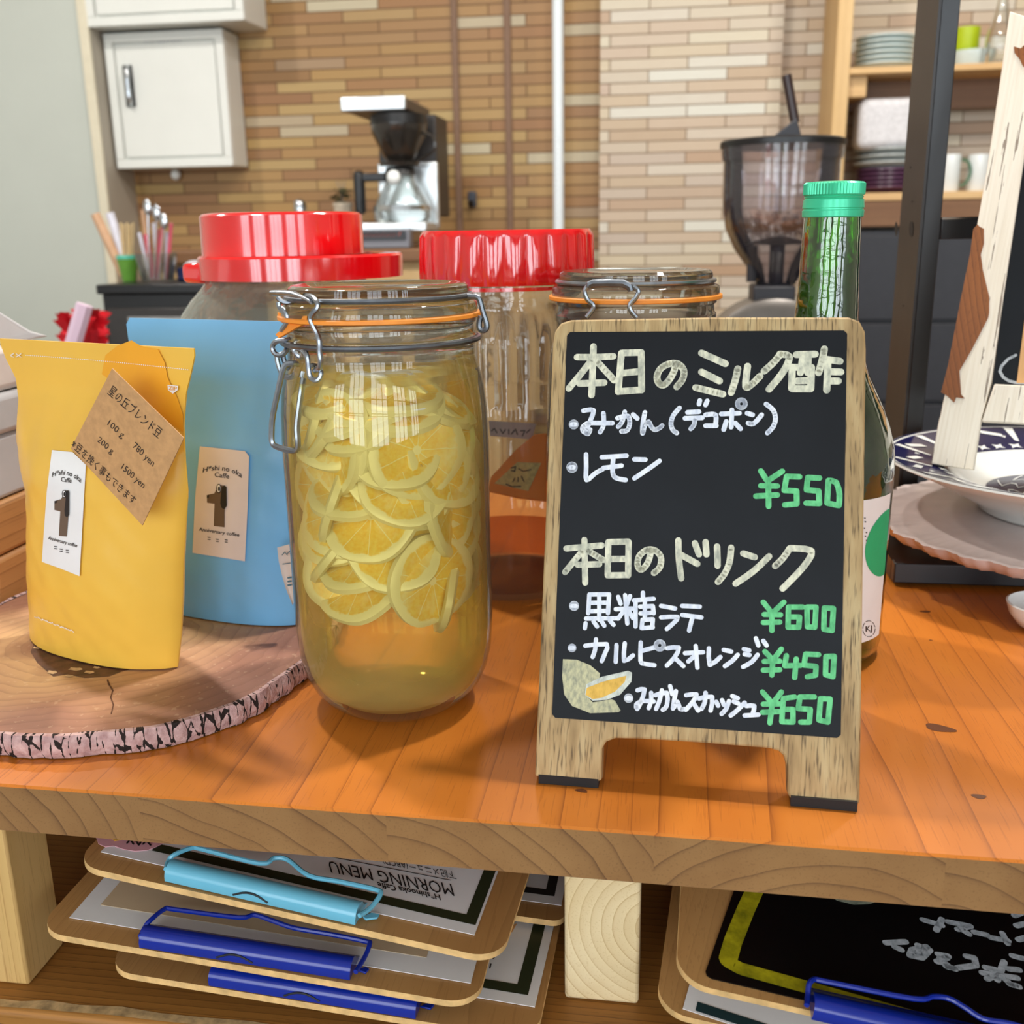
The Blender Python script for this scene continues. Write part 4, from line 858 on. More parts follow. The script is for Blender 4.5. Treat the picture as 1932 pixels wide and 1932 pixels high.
m1 = t.n('ShaderNodeMixShader'); t.set(m1, 0, fac); t.set(m1, 1, tr.outputs[0]); t.set(m1, 2, m0.outputs[0]); M['syrup'] = t.done(m1.outputs[0])
LIQ = [(z_+(.0035 if z_ < .01 else 0), r-.0032) for z_, r in JP if z_ < .204]
tag(MB().lathe(LIQ+[(.2045, LIQ[-1][1])], JC, 64).build('lemon_syrup', M['syrup'], loc=JC+V((0, 0, .004))), 'cloudy yellow lemon syrup filling the clip-top jar', 'syrup')
# lemon slices
t = NT('lemon_slice'); co = t.coord(); x, y, z = t.sep(co)
rr = t.math('SQRT', t.math('ADD', t.math('MULTIPLY', x, x), t.math('MULTIPLY', y, y)))
an = t.math('ARCTAN2', y, x)
wob = t.noise(co, 160, 3)
sec = t.math('ABSOLUTE', t.math('SUBTRACT', t.math('FRACT', t.math('MULTIPLY_ADD', an, 9/(2*math.pi), t.math('MULTIPLY', wob, .12))), .5))
mem = t.math('GREATER_THAN', t.math('MULTIPLY', sec, t.math('MULTIPLY', rr, 1.)), 1.0)
mem = t.math('LESS_THAN', t.math('MULTIPLY', t.math('SUBTRACT', .5, sec), rr), .00038)
pith = t.math('MINIMUM', 1., t.math('MAXIMUM', 0., t.math('MULTIPLY', t.math('SUBTRACT', t.math('ADD', rr, t.math('MULTIPLY_ADD', wob, .006, -.003)), .0232), 900.)))
core = t.math('LESS_THAN', rr, .0026)
blot = t.math('MULTIPLY', t.math('MAXIMUM', t.math('SUBTRACT', t.noise(co, 70, 3), .52), 0.), 3.)
w = t.math('MINIMUM', 1., t.math('ADD', t.math('ADD', t.math('ADD', t.math('MULTIPLY', mem, .8), pith), core), blot))
flesh = t.ramp(t.noise(t.map(co, (1, 1, .3)), 420, 3), [(.3, C4((252, 206, 84))), (.7, C4((255, 230, 136)))])
col = t.mix(w, flesh, C4((255, 250, 228)))
df = t.n('ShaderNodeBsdfPrincipled'); t.set(df, 'Base Color', col); df.inputs['Roughness'].default_value = .28; df.inputs['Specular IOR Level'].default_value = .8
tl = t.n('ShaderNodeBsdfTranslucent'); t.set(tl, 0, col)
ms = t.n('ShaderNodeMixShader'); t.set(ms, 0, .12); t.set(ms, 1, df.outputs[0]); t.set(ms, 2, tl.outputs[0]); M['slice'] = t.done(ms.outputs[0])
SR = .0285
def slice_mesh(seed):
    rn = random.Random(seed); mb = MB(); n = 40; rows = []
    for (z_, k) in ((-.0026, .30), (-.0029, .78), (-.0032, .90), (-.0018, 1.0), (.0018, 1.0), (.0032, .90), (.0029, .78), (.0026, .30)):
        rows.append([V((SR*k*(1+.035*math.sin(2*a+seed)+.02*math.sin(5*a+seed*2))*math.cos(a), SR*k*(1+.035*math.sin(2*a+seed)+.02*math.sin(5*a+seed*2))*math.sin(a), z_+.0016*math.sin(a*2+seed)*k*k)) for a in [2*math.pi*i/n for i in range(n)]])
    mb.grid(rows, True); L = len(rows)
    mb.f.append(tuple(range(n))); mb.mi.append(0); mb.f.append(tuple(range((L-1)*n, L*n))); mb.mi.append(0)
    return mb
protos = []
SLG = 'lemon slices in the jar'
def cylhit(px, py, r):
    d = ray(px, py); o = CAM-JC; a = d.x*d.x+d.y*d.y; b = 2*(o.x*d.x+o.y*d.y); c = o.x*o.x+o.y*o.y-r*r
    D = b*b-4*a*c
    tt = (-b-math.sqrt(max(D, 0)))/(2*a); return CAM+d*tt
smesh = {}
def add_slice(pos, nrm, scale, label, seed, spin=0.):
    k = seed % 4
    if k not in smesh:
        o = slice_mesh(k+1).build('lemon_slice', M['slice']); smesh[k] = o
    else:
        o = smesh[k].copy(); COL.objects.link(o)
    n_ = V(nrm).normalized(); R0 = SR*1.045*scale; pos = V(pos)
    ex = n_.orthogonal().normalized(); ey = n_.cross(ex)
    for _ in range(40):                                   # keep the whole slice inside the glass
        m_ = max(((pos+ex*(R0*math.cos(k_*.314))+ey*(R0*math.sin(k_*.314))+n_*s_-JC).to_2d() for k_ in range(20) for s_ in (-.003, .003)), key=lambda w_: w_.length)
        if m_.length <= .0562: break
        pos = pos-V((m_.x, m_.y, 0)).normalized()*min(m_.length-.0561, .002)
    pos.z = min(pos.z, .2035-R0*math.sqrt(max(0, 1-n_.z*n_.z)))
    q = V(nrm).to_track_quat('Z', 'Y')
    o.rotation_mode = 'QUATERNION'; o.rotation_quaternion = q @ Quaternion((0, 0, 1), spin); o.scale = (scale, scale, 1.0); o.location = pos
    return tag(o, label, 'lemon slice', SLG)
front = [  # px, py, size, (side tilt, up tilt), radius in the jar, label
 (782, 852, 1.0, (.05, .15), .0475, 'round lemon slice with a seed at upper centre of the jar'),
 (703, 985, .98, (-.2, .75), .0440, 'lemon slice tipped back at mid height left of the jar centre'),
 (856, 962, 1.0, (.25, .10), .0470, 'large clear lemon slice with star centre at mid right of the jar'),
 (668, 1065, .90, (-.1, 1.9), .0390, 'lemon slice seen edge-on low at the left of the jar'),
 (676, 1108, 1.0, (-.1, 1.35), .0380, 'lowest lemon slice at the left resting flat with thick white rim'),
 (812, 1100, .98, (.1, .05), .0480, 'lemon slice with white membranes at the lower right of the jar'),
 (865, 1125, .85, (.5, -.35), .0460, 'lowest lemon slice at the right of the jar, tilted forward'),
 (628, 850, .98, (-.45, .2), .0460, 'lemon slice facing left at upper left of the jar'),
 (606, 945, .98, (-.6, .35), .0450, 'lemon slice pressed to the left wall at mid height'),
 (840, 765, .85, (.2, 2.2), .0400, 'lemon slice seen edge-on high at the right of the jar'),
 (690, 765, .9, (-.1, 2.4), .0390, 'lemon slice seen edge-on high at the left of the jar'),
 (905, 1045, .9, (1.3, .1), .0420, 'lemon slice standing on edge along the right wall of the jar'),
 (610, 1040, .85, (-.7, .8), .0440, 'tipped lemon slice low against the left wall of the jar'),
 (760, 920, .9, (0., .9), .0360, 'lemon slice tucked behind the seeded one at jar centre'),
 (885, 860, .9, (.6, .3), .0450, 'lemon slice on the right wall just above mid height'),
 (750, 715, .95, (0, 2.0), .0360, 'topmost lemon slice lying flat under the neck of the jar'),
 (650, 725, .9, (-.3, 1.6), .0400, 'tilted lemon slice at the top left under the wire clasp'),
 (850, 715, .9, (.3, 1.5), .0400, 'tilted lemon slice at the top right under the neck'),
 (740, 1040, .95, (.1, .8), .0400, 'tilted lemon slice in the lower middle of the jar')]
for i, (px, py, sc_, (sx, sz), rad, lab) in enumerate(front):
    p = cylhit(px, py, rad); rd = (p-JC); rd.z = 0; rd.normalize(); side = V((-rd.y, rd.x, 0))
    n = (rd + side*sx + V((0, 0, 1))*sz).normalized()
    add_slice(p, n, sc_, lab, i, i*.7)
for i, (dx_, dy_, lab) in enumerate(((-.022, -.022, 'flat lemon slice at the surface of the syrup, front left'), (.016, -.026, 'flat lemon slice at the surface of the syrup, front right'), (0., .012, 'flat lemon slice at the surface of the syrup, towards the back'))):
    add_slice(JC+V((dx_, dy_, .1985+.002*i)), V((dx_*6, -.28, 1)), .9, lab, i, i*2.)
rnd = random.Random(17)
for i in range(14):
    sg_ = 1 if i % 2 else -1; a = math.atan2(CAM.y-JC.y, CAM.x-JC.x)+sg_*math.radians(52+22*((i*.618) % 1)); z_ = .094+.092*(((i//2)*.38+.1*(i % 2)) % 1)
    n = V((math.cos(a-sg_*.55), math.sin(a-sg_*.55), rnd.uniform(-.2, .7)))
    add_slice(JC+V((.047*math.cos(a), .047*math.sin(a), z_)), n, rnd.uniform(.85, 1.), 'lemon slice along the %s wall of the jar, one of several alike' % ('right' if sg_ > 0 else 'left'), i, i*1.1)
rnd = random.Random(33)
vz = math.atan2(CAM.y-JC.y, CAM.x-JC.x)
for i in range(14):
    a = vz+math.radians(-150+300*((i*.618+.2) % 1)); z_ = .088+.112*((i*.37+.13) % 1)
    n = V((math.cos(a), math.sin(a), rnd.uniform(-.5, 1.3))); n += V((-math.sin(a), math.cos(a), 0))*rnd.uniform(-.5, .5)
    add_slice(JC+V((.0455*math.cos(a), .0455*math.sin(a), z_)), n, rnd.uniform(.82, 1.0), 'lemon slice pressed against the wall of the jar among many alike', i, i*1.3)
rnd = random.Random(21)
for i in range(40):
    a = rnd.random()*2*math.pi; rad = .034*math.sqrt(rnd.random())
    if i >= 20: a = math.radians(20+rnd.random()*140); rad = .03+.012*rnd.random()
    z_ = .086+.112*((i*.618) % 1)
    n = V((math.cos(a)+rnd.uniform(-.5, .5), math.sin(a)+rnd.uniform(-.5, .5), rnd.uniform(.2, 1.6))).normalized()
    add_slice(JC+V((rad*math.cos(a), rad*math.sin(a), z_)), n, .88, 'lemon slice packed in the middle of the jar behind the front ones', i, i)
p = cylhit(795, 890, .0492); 
tag(MB().ball(p, .0020, .7, .5, 2.2, 12).build('lemon_seed', plain('pale_seed', (224, 190, 136), .4, var=.1), loc=p), 'lemon seed in the round slice at upper centre', 'seed')
# ================================================================== wood slice tray
TC = V((-.365, .64, 0)); TZ = .014
def tray_r(a, k=1.0):
    c, s = math.cos(a), math.sin(a); n = 2.5
    r = 1/((abs(c)/.1345)**n+(abs(s)/.153)**n)**(1/n)
    return k*r*(1+.006*math.sin(7*a+1)+.004*math.sin(17*a)+.002*math.sin(41*a))
ws = thing('wood_slice_tray', TC, 'round slice of tree trunk with bark edge used as a tray under the coffee pouches', 'tray')
t = NT('trunk_slice_face'); co = t.coord(); x, y, z = t.sep(co)
wn = t.noise(co, 7, 4); dx_ = t.math('ADD', x, .02); dy_ = t.math('ADD', y, .02)
r_ = t.math('ADD', t.math('SQRT', t.math('ADD', t.math('MULTIPLY', t.math('MULTIPLY', dx_, dx_), .8), t.math('MULTIPLY', dy_, dy_))), t.math('MULTIPLY_ADD', wn, .05, -.025))
ph = t.math('FRACT', t.math('MULTIPLY', r_, 120.))
base = t.ramp(t.math('ADD', t.math('MULTIPLY', r_, 5.), t.math('MULTIPLY_ADD', t.noise(co, 14, 4), .5, -.25)), [(.0, C4((84, 54, 40))), (.14, C4((150, 108, 78))), (.26, C4((206, 164, 116))), (.42, C4((196, 150, 112))), (.62, C4((164, 116, 92))), (.9, C4((142, 98, 84)))])
c = t.mix(t.math('MULTIPLY', t.math('POWER', ph, 4.), .3), base, C4((110, 74, 54)))
c = t.mix(t.math('MULTIPLY', t.math('GREATER_THAN', t.noise(t.map(co, (1, 1, 1)), 200, 4), .64), .18), c, C4((236, 206, 170)))
M['slicewood'] = t.done(t.pbsdf(c, .55, 0, t.bump(ph, .08, .0006), .35))
t = NT('bark'); co = t.coord(); x, y, z = t.sep(co)
an = t.math('ARCTAN2', y, x)
vor = t.n('ShaderNodeTexVoronoi'); vor.feature = 'DISTANCE_TO_EDGE'; t.set(vor, 'Vector', t.comb(t.math('MULTIPLY', an, 30.), t.math('MULTIPLY', z, 48.), t.noise(co, 30, 3))); vor.inputs['Scale'].default_value = 1.
ck = t.math('LESS_THAN', t.math('ADD', vor.outputs['Distance'], t.math('MULTIPLY_ADD', t.noise(co, 160, 4), .5, -.25)), .045)
c = t.mix(ck, t.ramp(t.noise(co, 180, 4), [(.3, C4((170, 134, 132))), (.7, C4((214, 182, 178)))]), C4((44, 36, 34)))
M['bark'] = t.done(t.pbsdf(c, .85, 0, t.bump(t.math('SUBTRACT', t.noise(co, 150, 4), ck), .9, .003), .2))
N = 180; mb = MB()
top = [TC+V((tray_r(a)*math.cos(a), tray_r(a)*math.sin(a), TZ)) for a in [2*math.pi*k/N for k in range(N)]]
bot = [TC+V((tray_r(a, 1.004)*math.cos(a), tray_r(a, 1.004)*math.sin(a), .0006)) for a in [2*math.pi*k/N for k in range(N)]]
mb.prism(bot, top); mb.build('slab', M['slicewood'], ws, bevel=.0008)
rows = []; rn = random.Random(4); jit = [rn.uniform(0, .0022) for _ in range(N)]
for z_, o_ in ((.0007, .0012), (.004, .0030), (.008, .0034), (.012, .0028), (TZ+.0006, .0016), (TZ+.0004, -.0006)):
    rows.append([TC+V(((tray_r(a)+o_+(jit[k] if o_ > .001 else 0))*math.cos(a), (tray_r(a)+o_+(jit[k] if o_ > .001 else 0))*math.sin(a), z_)) for k, a in enumerate([2*math.pi*k/N for k in range(N)])])
MB().grid(rows, True).build('bark', M['bark'], ws)
M['flake'] = plain('pale_wood_flake', (206, 172, 130), .7, var=.15, vscale=200)
dk = plain('dark_heartwood', (92, 58, 42), .6, var=.3, vscale=120)
MB().face([TC.xyz*0+onz(x_, y_, TZ+.0002) for x_, y_ in ((66, 1206), (92, 1226), (140, 1246), (190, 1256), (262, 1259), (232, 1266), (205, 1276), (160, 1279), (128, 1272), (100, 1276), (84, 1262), (70, 1250), (58, 1230))]).build('dark_heart', dk, ws, angle=0)
for x_, y_, a_, b_ in ((142, 1262, 14, 3), (168, 1268, 10, 2.5), (98, 1268, 10, 3), (130, 1275, 9, 2), (182, 1259, 7, 2), (70, 1222, 9, 2)): MB().face([onz(x_+a_*math.cos(q*.7)*(1+.3*math.sin(q*2.3)), y_+b_*math.sin(q*.7)*(1+.3*math.cos(q*3.1)), TZ+.0004) for q in range(9)]).build('pale_flake', M['flake'], ws, angle=0)
ck_ = [(203, 1283), (206, 1292), (213, 1303), (209, 1316), (214, 1330), (210, 1347)]
TP = Pl((0, 0, TZ), (1, 0, 0), (0, 1, 0))
mb = MB()
for i in range(len(ck_)-1): mb.stroke(TP, [TP.uv(*ck_[i]), TP.uv(*ck_[i+1])], .0011-.0001*i, .0002)
mb.build('crack', plain('crack_dark', (96, 58, 36), .8, var=0), ws, angle=0)
# ================================================================== coffee pouches
class Pouch:
    def __init__(s, pl, left, right, fdep, bdep, h0, h1):
        s.pl = pl; s.h0, s.h1 = h0, h1
        s.L = sorted((v, u) for u, v in (pl.uv(*p) for p in left)); s.R = sorted((v, u) for u, v in (pl.uv(*p) for p in right))
        s.fd, s.bd = fdep, bdep
    def itp(s, T, v):
        if v <= T[0][0]: return T[0][1]
        for (a, b), (c, d) in zip(T, T[1:]):
            if v <= c: return b+(d-b)*(v-a)/(c-a+1e-9)
        return T[-1][1]
    def prof(s, D, t):
        for (a, b), (c, d) in zip(D, D[1:]):
            if t <= c:
                k = (t-a)/(c-a); k = k*k*(3-2*k); return b+(d-b)*k
        return D[-1][1]
    def fo(s, u, v, back=False):
        l, r = s.itp(s.L, v), s.itp(s.R, v); x = max(-1, min(1, 2*(u-l)/(r-l)-1)); t = (v-s.h0)/(s.h1-s.h0)
        return s.prof(s.bd if back else s.fd, t)*(1-abs(x)**2.6)**.8+.0005
    def at(s, px, py, off=0.):
        w = 0.
        for _ in range(6):
            u, v = s.pl.uv(px, py, w); w = s.fo(u, v)
        u, v = s.pl.uv(px, py, w+off); return s.pl.P(u, v, w+off)
    def mesh(s, ni=28, nj=48):
        mb = MB(); fr, bk = [], []
        for j in range(nj+1):
            v = s.h0+(s.h1-s.h0)*j/nj; l, r = s.itp(s.L, v), s.itp(s.R, v)
            rf, rb = [], []
            for i in range(ni+1):
                u = l+(r-l)*i/ni
                wr_ = .0006*math.sin(u*260+v*90)*math.sin(v*140)*(1 if j < nj*.8 else .25)
                f, b = s.fo(u, v), s.fo(u, v, True)
                rf.append(s.pl.P(u, v, f+wr_*min(1, f/.006))); rb.append(s.pl.P(u, v, -b))
            fr.append(rf); bk.append(rb)
        rows = [f+list(reversed(b)) for f, b in zip(fr, bk)]
        mb.grid(rows, True); n = len(rows[0])
        mb.f.append(tuple(range(n))); mb.mi.append(0); mb.f.append(tuple(range((len(rows)-1)*n, len(rows)*n))); mb.mi.append(0)
        return mb
    def patch(s, pts, off, rings=6, sub=5):
        q = []
        for (a, b) in zip(pts, pts[1:]+pts[:1]):
            for k in range(sub): q.append((a[0]+(b[0]-a[0])*k/sub, a[1]+(b[1]-a[1])*k/sub))
        cx = sum(p[0] for p in q)/len(q); cy = sum(p[1] for p in q)/len(q); mb = MB()
        rows = [[s.at(cx+(x-cx)*k/rings, cy+(y-cy)*k/rings, off) for x, y in q] for k in range(rings+1)]
        mb.grid(rows[1:], True); c0 = len(mb.v); mb.v.append(rows[0][0]); n = len(q)
        for k in range(n): mb.f.append((c0, k, (k+1) % n)); mb.mi.append(0)
        return mb
    def lines(s, L, w, off):
        mb = MB()
        for st in L:
            for a, b in zip(st, st[1:]):
                A, B = s.at(*a, off), s.at(*b, off); d = B-A
                if d.length < 1e-6: continue
                q = d.normalized().cross(s.pl.n)*(w/2); mb.face([A-q, B-q, B+q, A+q])
        return mb
def text_mesh(body, bold=0.):
    cu = bpy.data.curves.new('t', 'FONT'); cu.body = body; cu.offset = bold; cu.resolution_u = 2
    ob = bpy.data.objects.new('t', cu); COL.objects.link(ob); bpy.context.view_layer.update()
    me = bpy.data.meshes.new_from_object(ob.evaluated_get(bpy.context.evaluated_depsgraph_get()))
    bpy.data.objects.remove(ob); return me
def txt_px(name, body, a, b, up, h, fn, mat, parent, bold=0., arch=0.):
    """lettering whose baseline runs a->b and whose capitals reach h along 'up' (photo pixels), laid on the surface fn"""
    me = text_mesh(body, bold); xs = [v.co.x for v in me.vertices]; x0, x1 = min(xs), max(xs)
    a, b, up = V(a), V(b), V(up).normalized(); mb = MB(); pts = []
    for v in me.vertices:
        t_ = (v.co.x-x0)/(x1-x0); q = a+(b-a)*t_+up*(v.co.y/.70*h+arch*(1-(2*t_-1)**2)); pts.append(fn(q.x, q.y))
    mb.add(pts, [tuple(p.vertices) for p in me.polygons]); return mb.build(name, mat, parent, angle=0)
K_ = .31056
def yk_(L): return [(x*K_, 580+y*K_) for x, y in L]
# --- yellow pouch
y0, y1 = onz(60, 1192, TZ+.0012), onz(335, 1258, TZ+.0012)
YP = Pl(y0, y1-y0, (0, 0, 1))
YH = YP.uv(365, 657)[1]
yl_left = [(60, 1192), (59, 1130), (57, 1015), (54, 930), (40, 869), (31, 828), (33, 790), (36, 754), (31, 713), (12, 676), (2, 650), (-2, 622)]
yl_right = [(335, 1258), (341, 1200), (344, 1140), (346, 1060), (350, 1000), (355, 930), (350, 870), (347, 800), (352, 740), (362, 700), (369, 665), (366, 655)]
yp = thing('coffee_pouch', YP.P(.07, 0, 0), 'yellow stand-up coffee pouch with a kraft price card, front of the two pouches', 'pouch', 'coffee pouches on the wood slice')
YB_ = Pouch(YP, yl_left, yl_right, [(0, .021), (.25, .027), (.55, .022), (.80, .005), (.86, .0008), (1, .0003)], [(0, .024), (.3, .026), (.6, .02), (.82, .003), (1, .0003)], 0, YH)
M['yellowfoil'] = plain('yellow_matte_foil', (240, 190, 76), .33, var=.02, vscale=20, spec=.5, bump=.8, bscale=22)
bag = YB_.mesh().build('bag', M['yellowfoil'], yp, angle=60)
# outer printed orange patch glimmering through at the corner
YB_.patch([(192, 706), (199, 670), (222, 652), (248, 642), (270, 655), (298, 659), (311, 684), (316, 712), (334, 750), (345, 782), (345, 815), (270, 760)], .0010).build('orange_patch', plain('orange_print', (240, 168, 36), .45, var=.02), bag, angle=60)
lb = YB_.patch([(98, 849), (137, 853), (162, 877), (150, 1087), (115, 1073), (79, 1060), (83, 1000), (88, 930)], .0013).build('label', M['paper'], yp, angle=60)
fy = lambda o: (lambda px, py: YB_.at(px, py, o))
mb = MB(); L = []
a, b = (48, 670), (357, 698)
for k in range(78): L.append([(a[0]+(b[0]-a[0])*k/78, a[1]+(b[1]-a[1])*k/78+.5*math.sin(k/78*3.1)*-4), (a[0]+(b[0]-a[0])*(k+.5)/78, a[1]+(b[1]-a[1])*(k+.5)/78+.5*math.sin(k/78*3.1)*-4)])
L += [[(30, 667), (40, 674)], [(30, 674), (40, 667)], [(20, 670), (26, 667)], [(20, 671), (26, 674)]]
YB_.lines(L, .0005, .0013).build('tear_line', M['paper'], bag, angle=0)
YB_.patch([(316, 726), (336, 728), (335, 736), (326, 743), (317, 736)], .0016, 3, 3).build('zip_mark', M['paper'], bag, angle=0)
txt_px('zip_lettering', 'ZIP', (318, 735.5), (333.5, 737), (0, -1), 7.5, fy(.0019), plain('zip_orange', (232, 160, 40), .5, var=0), bag, .01)
L = []
for k in range(26): L.append([(62+3.0*k, 1162+1.15*k+(k % 3)-1), (63.8+3.0*k, 1162.6+1.15*k+((k*7) % 4)-1)])
YB_.lines(L, .0009, .0013).build('tiny_print', M['paper'], bag, angle=0)
LBL = lambda L: [(x*K_, 580+y*K_) for x, y in L]
def logo(P_, base, off, a1, a2, c1, c2, n1, n2, body, ear, eye, nose, icons, tag_):
    f = lambda px, py: P_.at(px, py, off+.0004)
    k = lambda p: (p[0]*K_, 580+p[1]*K_)
    nrm = lambda a, b: (V((b[1]-a[1], -(b[0]-a[0]))))
    txt_px('shop_lettering', 'H*shi no oka', k(a1), k(a2), nrm(k(a1), k(a2)), 9.4, f, M['ink'], base, .012, 9)
    txt_px('shop_lettering', 'Caffe', k(c1), k(c2), nrm(k(c1), k(c2)), 8.6, f, M['ink'], base, .012)
    txt_px('anniversary_lettering', 'Anniversary coffee', k(n1), k(n2), nrm(k(n1), k(n2)), 6.6, f, M['ink'], base, .014)
    def pg(L, o, name, m, s=3): P_.patch([k(p) for p in L], off+o, 3, s).build(name, m, base, angle=0)
    pg(body, .0004, 'dog_drawing', M['brownink']); pg(ear, .0008, 'dog_ear_drawing', M['ink'])
    ex, ey, rx, ry = eye
    pg([(ex+(rx+5)*math.cos(q*.628), ey+(ry+5)*math.sin(q*.628)) for q in range(10)], .0007, 'eye_outline', M['ink'], 1)
    pg([(ex+rx*math.cos(q*.628), ey+ry*math.sin(q*.628)) for q in range(10)], .0010, 'eye_white', M['paper'], 1)
    pg([(ex+rx*.15+rx*.62*math.cos(q*.628), ey+ry*.1+ry*.65*math.sin(q*.628)) for q in range(10)], .0013, 'eye_pupil', M['ink'], 1)
    pg(nose, .0008, 'dog_nose_drawing', M['ink'], 2)
    L = []
    for (ix, iy) in icons:
        for dy in (0, 13): L.append([k((ix-9, iy+dy)), k((ix+9, iy+dy+2))])
    P_.lines(L, .0007, off+.0004).build('tiny_print', M['inkgrey'], base, angle=0)
logo(YB_, lb, .0013, (314, 1030), (489, 1066), (368, 1056), (433, 1066), (290, 1408), (466, 1458),
     [(330, 1176), (372, 1164), (388, 1122), (402, 1112), (418, 1112), (416, 1250), (405, 1392), (357, 1388), (366, 1240), (330, 1230)],
     [(402, 1118), (412, 1112), (419, 1122), (418, 1262), (406, 1276), (393, 1264), (391, 1230), (397, 1180)], (389, 1133, 9, 20), [(331, 1178), (342, 1174), (342, 1188), (331, 1190)], [(337, 1452), (371, 1468), (408, 1475)], 'y')
# kraft price card taped on the pouch
cc = [(212, 695), (347, 826), (269, 991), (134, 846)]
CP = Pl(YP.P(0, 0, .0292), YP.u, YP.v+YP.n*-.02)
cuv = [CP.uv(*p) for p in cc]
kc = MB().poly(CP, cuv, -.0004, .0002).build('price_card', M['kraft'], yp, angle=0)
fc = lambda px, py: CP.at(px, py, .0006)
cu_ = (280, -485)
for body, a, b, h in (('星の丘ブレンド豆', (652, 520), (962, 795), 62), ('100 g', (650, 712), (742, 795), 44), ('780 yen', (803, 850), (925, 968), 48), ('200 g', (588, 812), (678, 892), 42), ('1500 yen', (733, 980), (868, 1100), 46), ('※豆を挽く事もできます', (428, 838), (808, 1200), 50)):
    txt_px('card_lettering', body, (a[0]*K_, 580+a[1]*K_), (b[0]*K_, 580+b[1]*K_), cu_, h*K_*.82, fc, M['ink'], kc, -.004)
# --- blue pouch
b0, b1 = onz(345, 1143, TZ+.0012), onz(557, 1176, TZ+.0012)
BPl = Pl(b0, b1-b0, (0, 0, 1)); BH = BPl.uv(300, 601)[1]
lft = [(272, 1131), (268, 1060), (262, 960), (262, 860), (258, 760), (252, 690), (243, 640), (239, 610), (245, 600)]
rgt = [(566, 1178), (570, 1100), (574, 1000), (573, 900), (568, 800), (560, 720), (556, 660), (552, 630), (550, 614)]
bp = thing('coffee_pouch', BPl.P(.03, 0, 0), 'sky blue stand-up coffee pouch behind the yellow one', 'pouch', 'coffee pouches on the wood slice')
BB = Pouch(BPl, lft, rgt, [(0, .016), (.25, .022), (.55, .018), (.80, .004), (.86, .0008), (1, .0003)], [(0, .02), (.3, .022), (.6, .018), (.82, .003), (1, .0003)], 0, BH)
M['bluefoil'] = plain('blue_matte_foil', (118, 186, 238), .33, var=.02, vscale=20, spec=.5, bump=.6, bscale=18)
bag2 = BB.mesh().build('bag', M['bluefoil'], bp, angle=60)
lb2 = BB.patch([(377, 842), (462, 851), (470, 861), (467, 960), (462, 1059), (412, 1051), (363, 1043), (368, 940)], .0013).build('label', plain('pinkish_label', (226, 214, 212), .6, var=.02), bp, angle=60)
logo(BB, lb2, .0013, (1231, 1004), (1468, 1036), (1302, 1028), (1391, 1040), (1207, 1356), (1453, 1393),
     [(1256, 1140), (1302, 1130), (1322, 1092), (1340, 1080), (1366, 1084), (1364, 1336), (1298, 1328), (1303, 1192), (1258, 1186)],
     [(1350, 1090), (1362, 1080), (1376, 1090), (1378, 1205), (1364, 1226), (1346, 1218), (1338, 1190), (1342, 1140)], (1329, 1100, 11, 24), [(1257, 1142), (1268, 1140), (1268, 1156), (1257, 1158)], [(1270, 1396), (1320, 1408), (1374, 1412)], 'b')
# ================================================================== machine and wooden box at the left edge
XM = -.505
bx = thing('wooden_box', (XM-.15, .85, 0), 'brown wooden box on the counter at the left edge', 'box')
zt_ = onx(0, 945, XM).z-.002
MB().box((XM-.30, .692, .0006), (XM, 1.08, zt_*.52)).build('base', M['box_wood'], bx, bevel=.004)
MB().box((XM-.30, .692, zt_*.52+.0006), (XM-.001, 1.08, zt_)).build('lid', M['box_wood'], bx, bevel=.004)
wm = thing('white_machine', (XM-.15, .85, zt_), 'white plastic machine on the wooden box, cut off by the left edge', 'machine')
M['mach'] = plain('machine_plastic', (196, 196, 198), .45, var=.02); M['machl'] = plain('machine_light_plastic', (224, 214, 208), .45, var=.02)
z2, z3 = onx(0, 745, XM).z, onx(0, 655, XM).z
MB().box((XM-.3, .70, zt_+.0006), (XM-.004, .80, z2*.62+zt_*.38)).build('base', M['mach'], wm, bevel=.004)
MB().box((XM-.3, .705, z2*.62+zt_*.38), (XM, .80, z2)).build('body', M['mach'], wm, bevel=.005)
MB().box((XM-.3, .71, z2+.0005), (XM-.004, .80, z3)).build('upper_body', M['machl'], wm, bevel=.006)
a, b = onx(0, 560, XM-.01), onx(66, 624, XM-.01)
MB().prism([V((XM-.3, .70, z3)), V((XM-.008, .72, z3)), V((XM-.008, b.y+.02, z3)), V((XM-.3, b.y+.02, z3))], [V((XM-.3, .70, a.z+.02)), V((XM-.012, .72, a.z+.01)), V((XM-.012, b.y, b.z)), V((XM-.3, b.y, b.z))]).build('sloped_cover', M['mach'], wm, bevel=.003)
# ================================================================== big red-lidded jar (left rear)
RC = V((-.327, .885, 0))
rj = thing('red_lid_jar', RC, 'big glass jar with smooth red lid and red handle behind the blue pouch', 'jar', 'red lidded jars')
M['jar2'] = glassy('greenish_jar_glass', (240, 242, 234), (200, 206, 192), .20, .03, wavy=.5, edge_w=.65, wscale=46)
MB().lathe([(.0006, .082), (.008, .091), (.03, .096), (.17, .098), (.200, .0965), (.218, .090), (.230, .081), (.238, .073), (.243, .069), (.262, .067)], RC, 64, caps=False).build('glass_body', M['jar2'], rj)
MB().lathe([(.2665, .0), (.2665, .0685), (.2985, .0680), (.3005, .0655), (.3010, .060), (.3010, 0)], RC, 72, caps=False).build('lid', M['red'], rj)
hc = V((ony(572, 505, .885).x, .883, 0)); za, zb2 = .2475, .2668; Rh = .0862
mb = MB(); rows = []
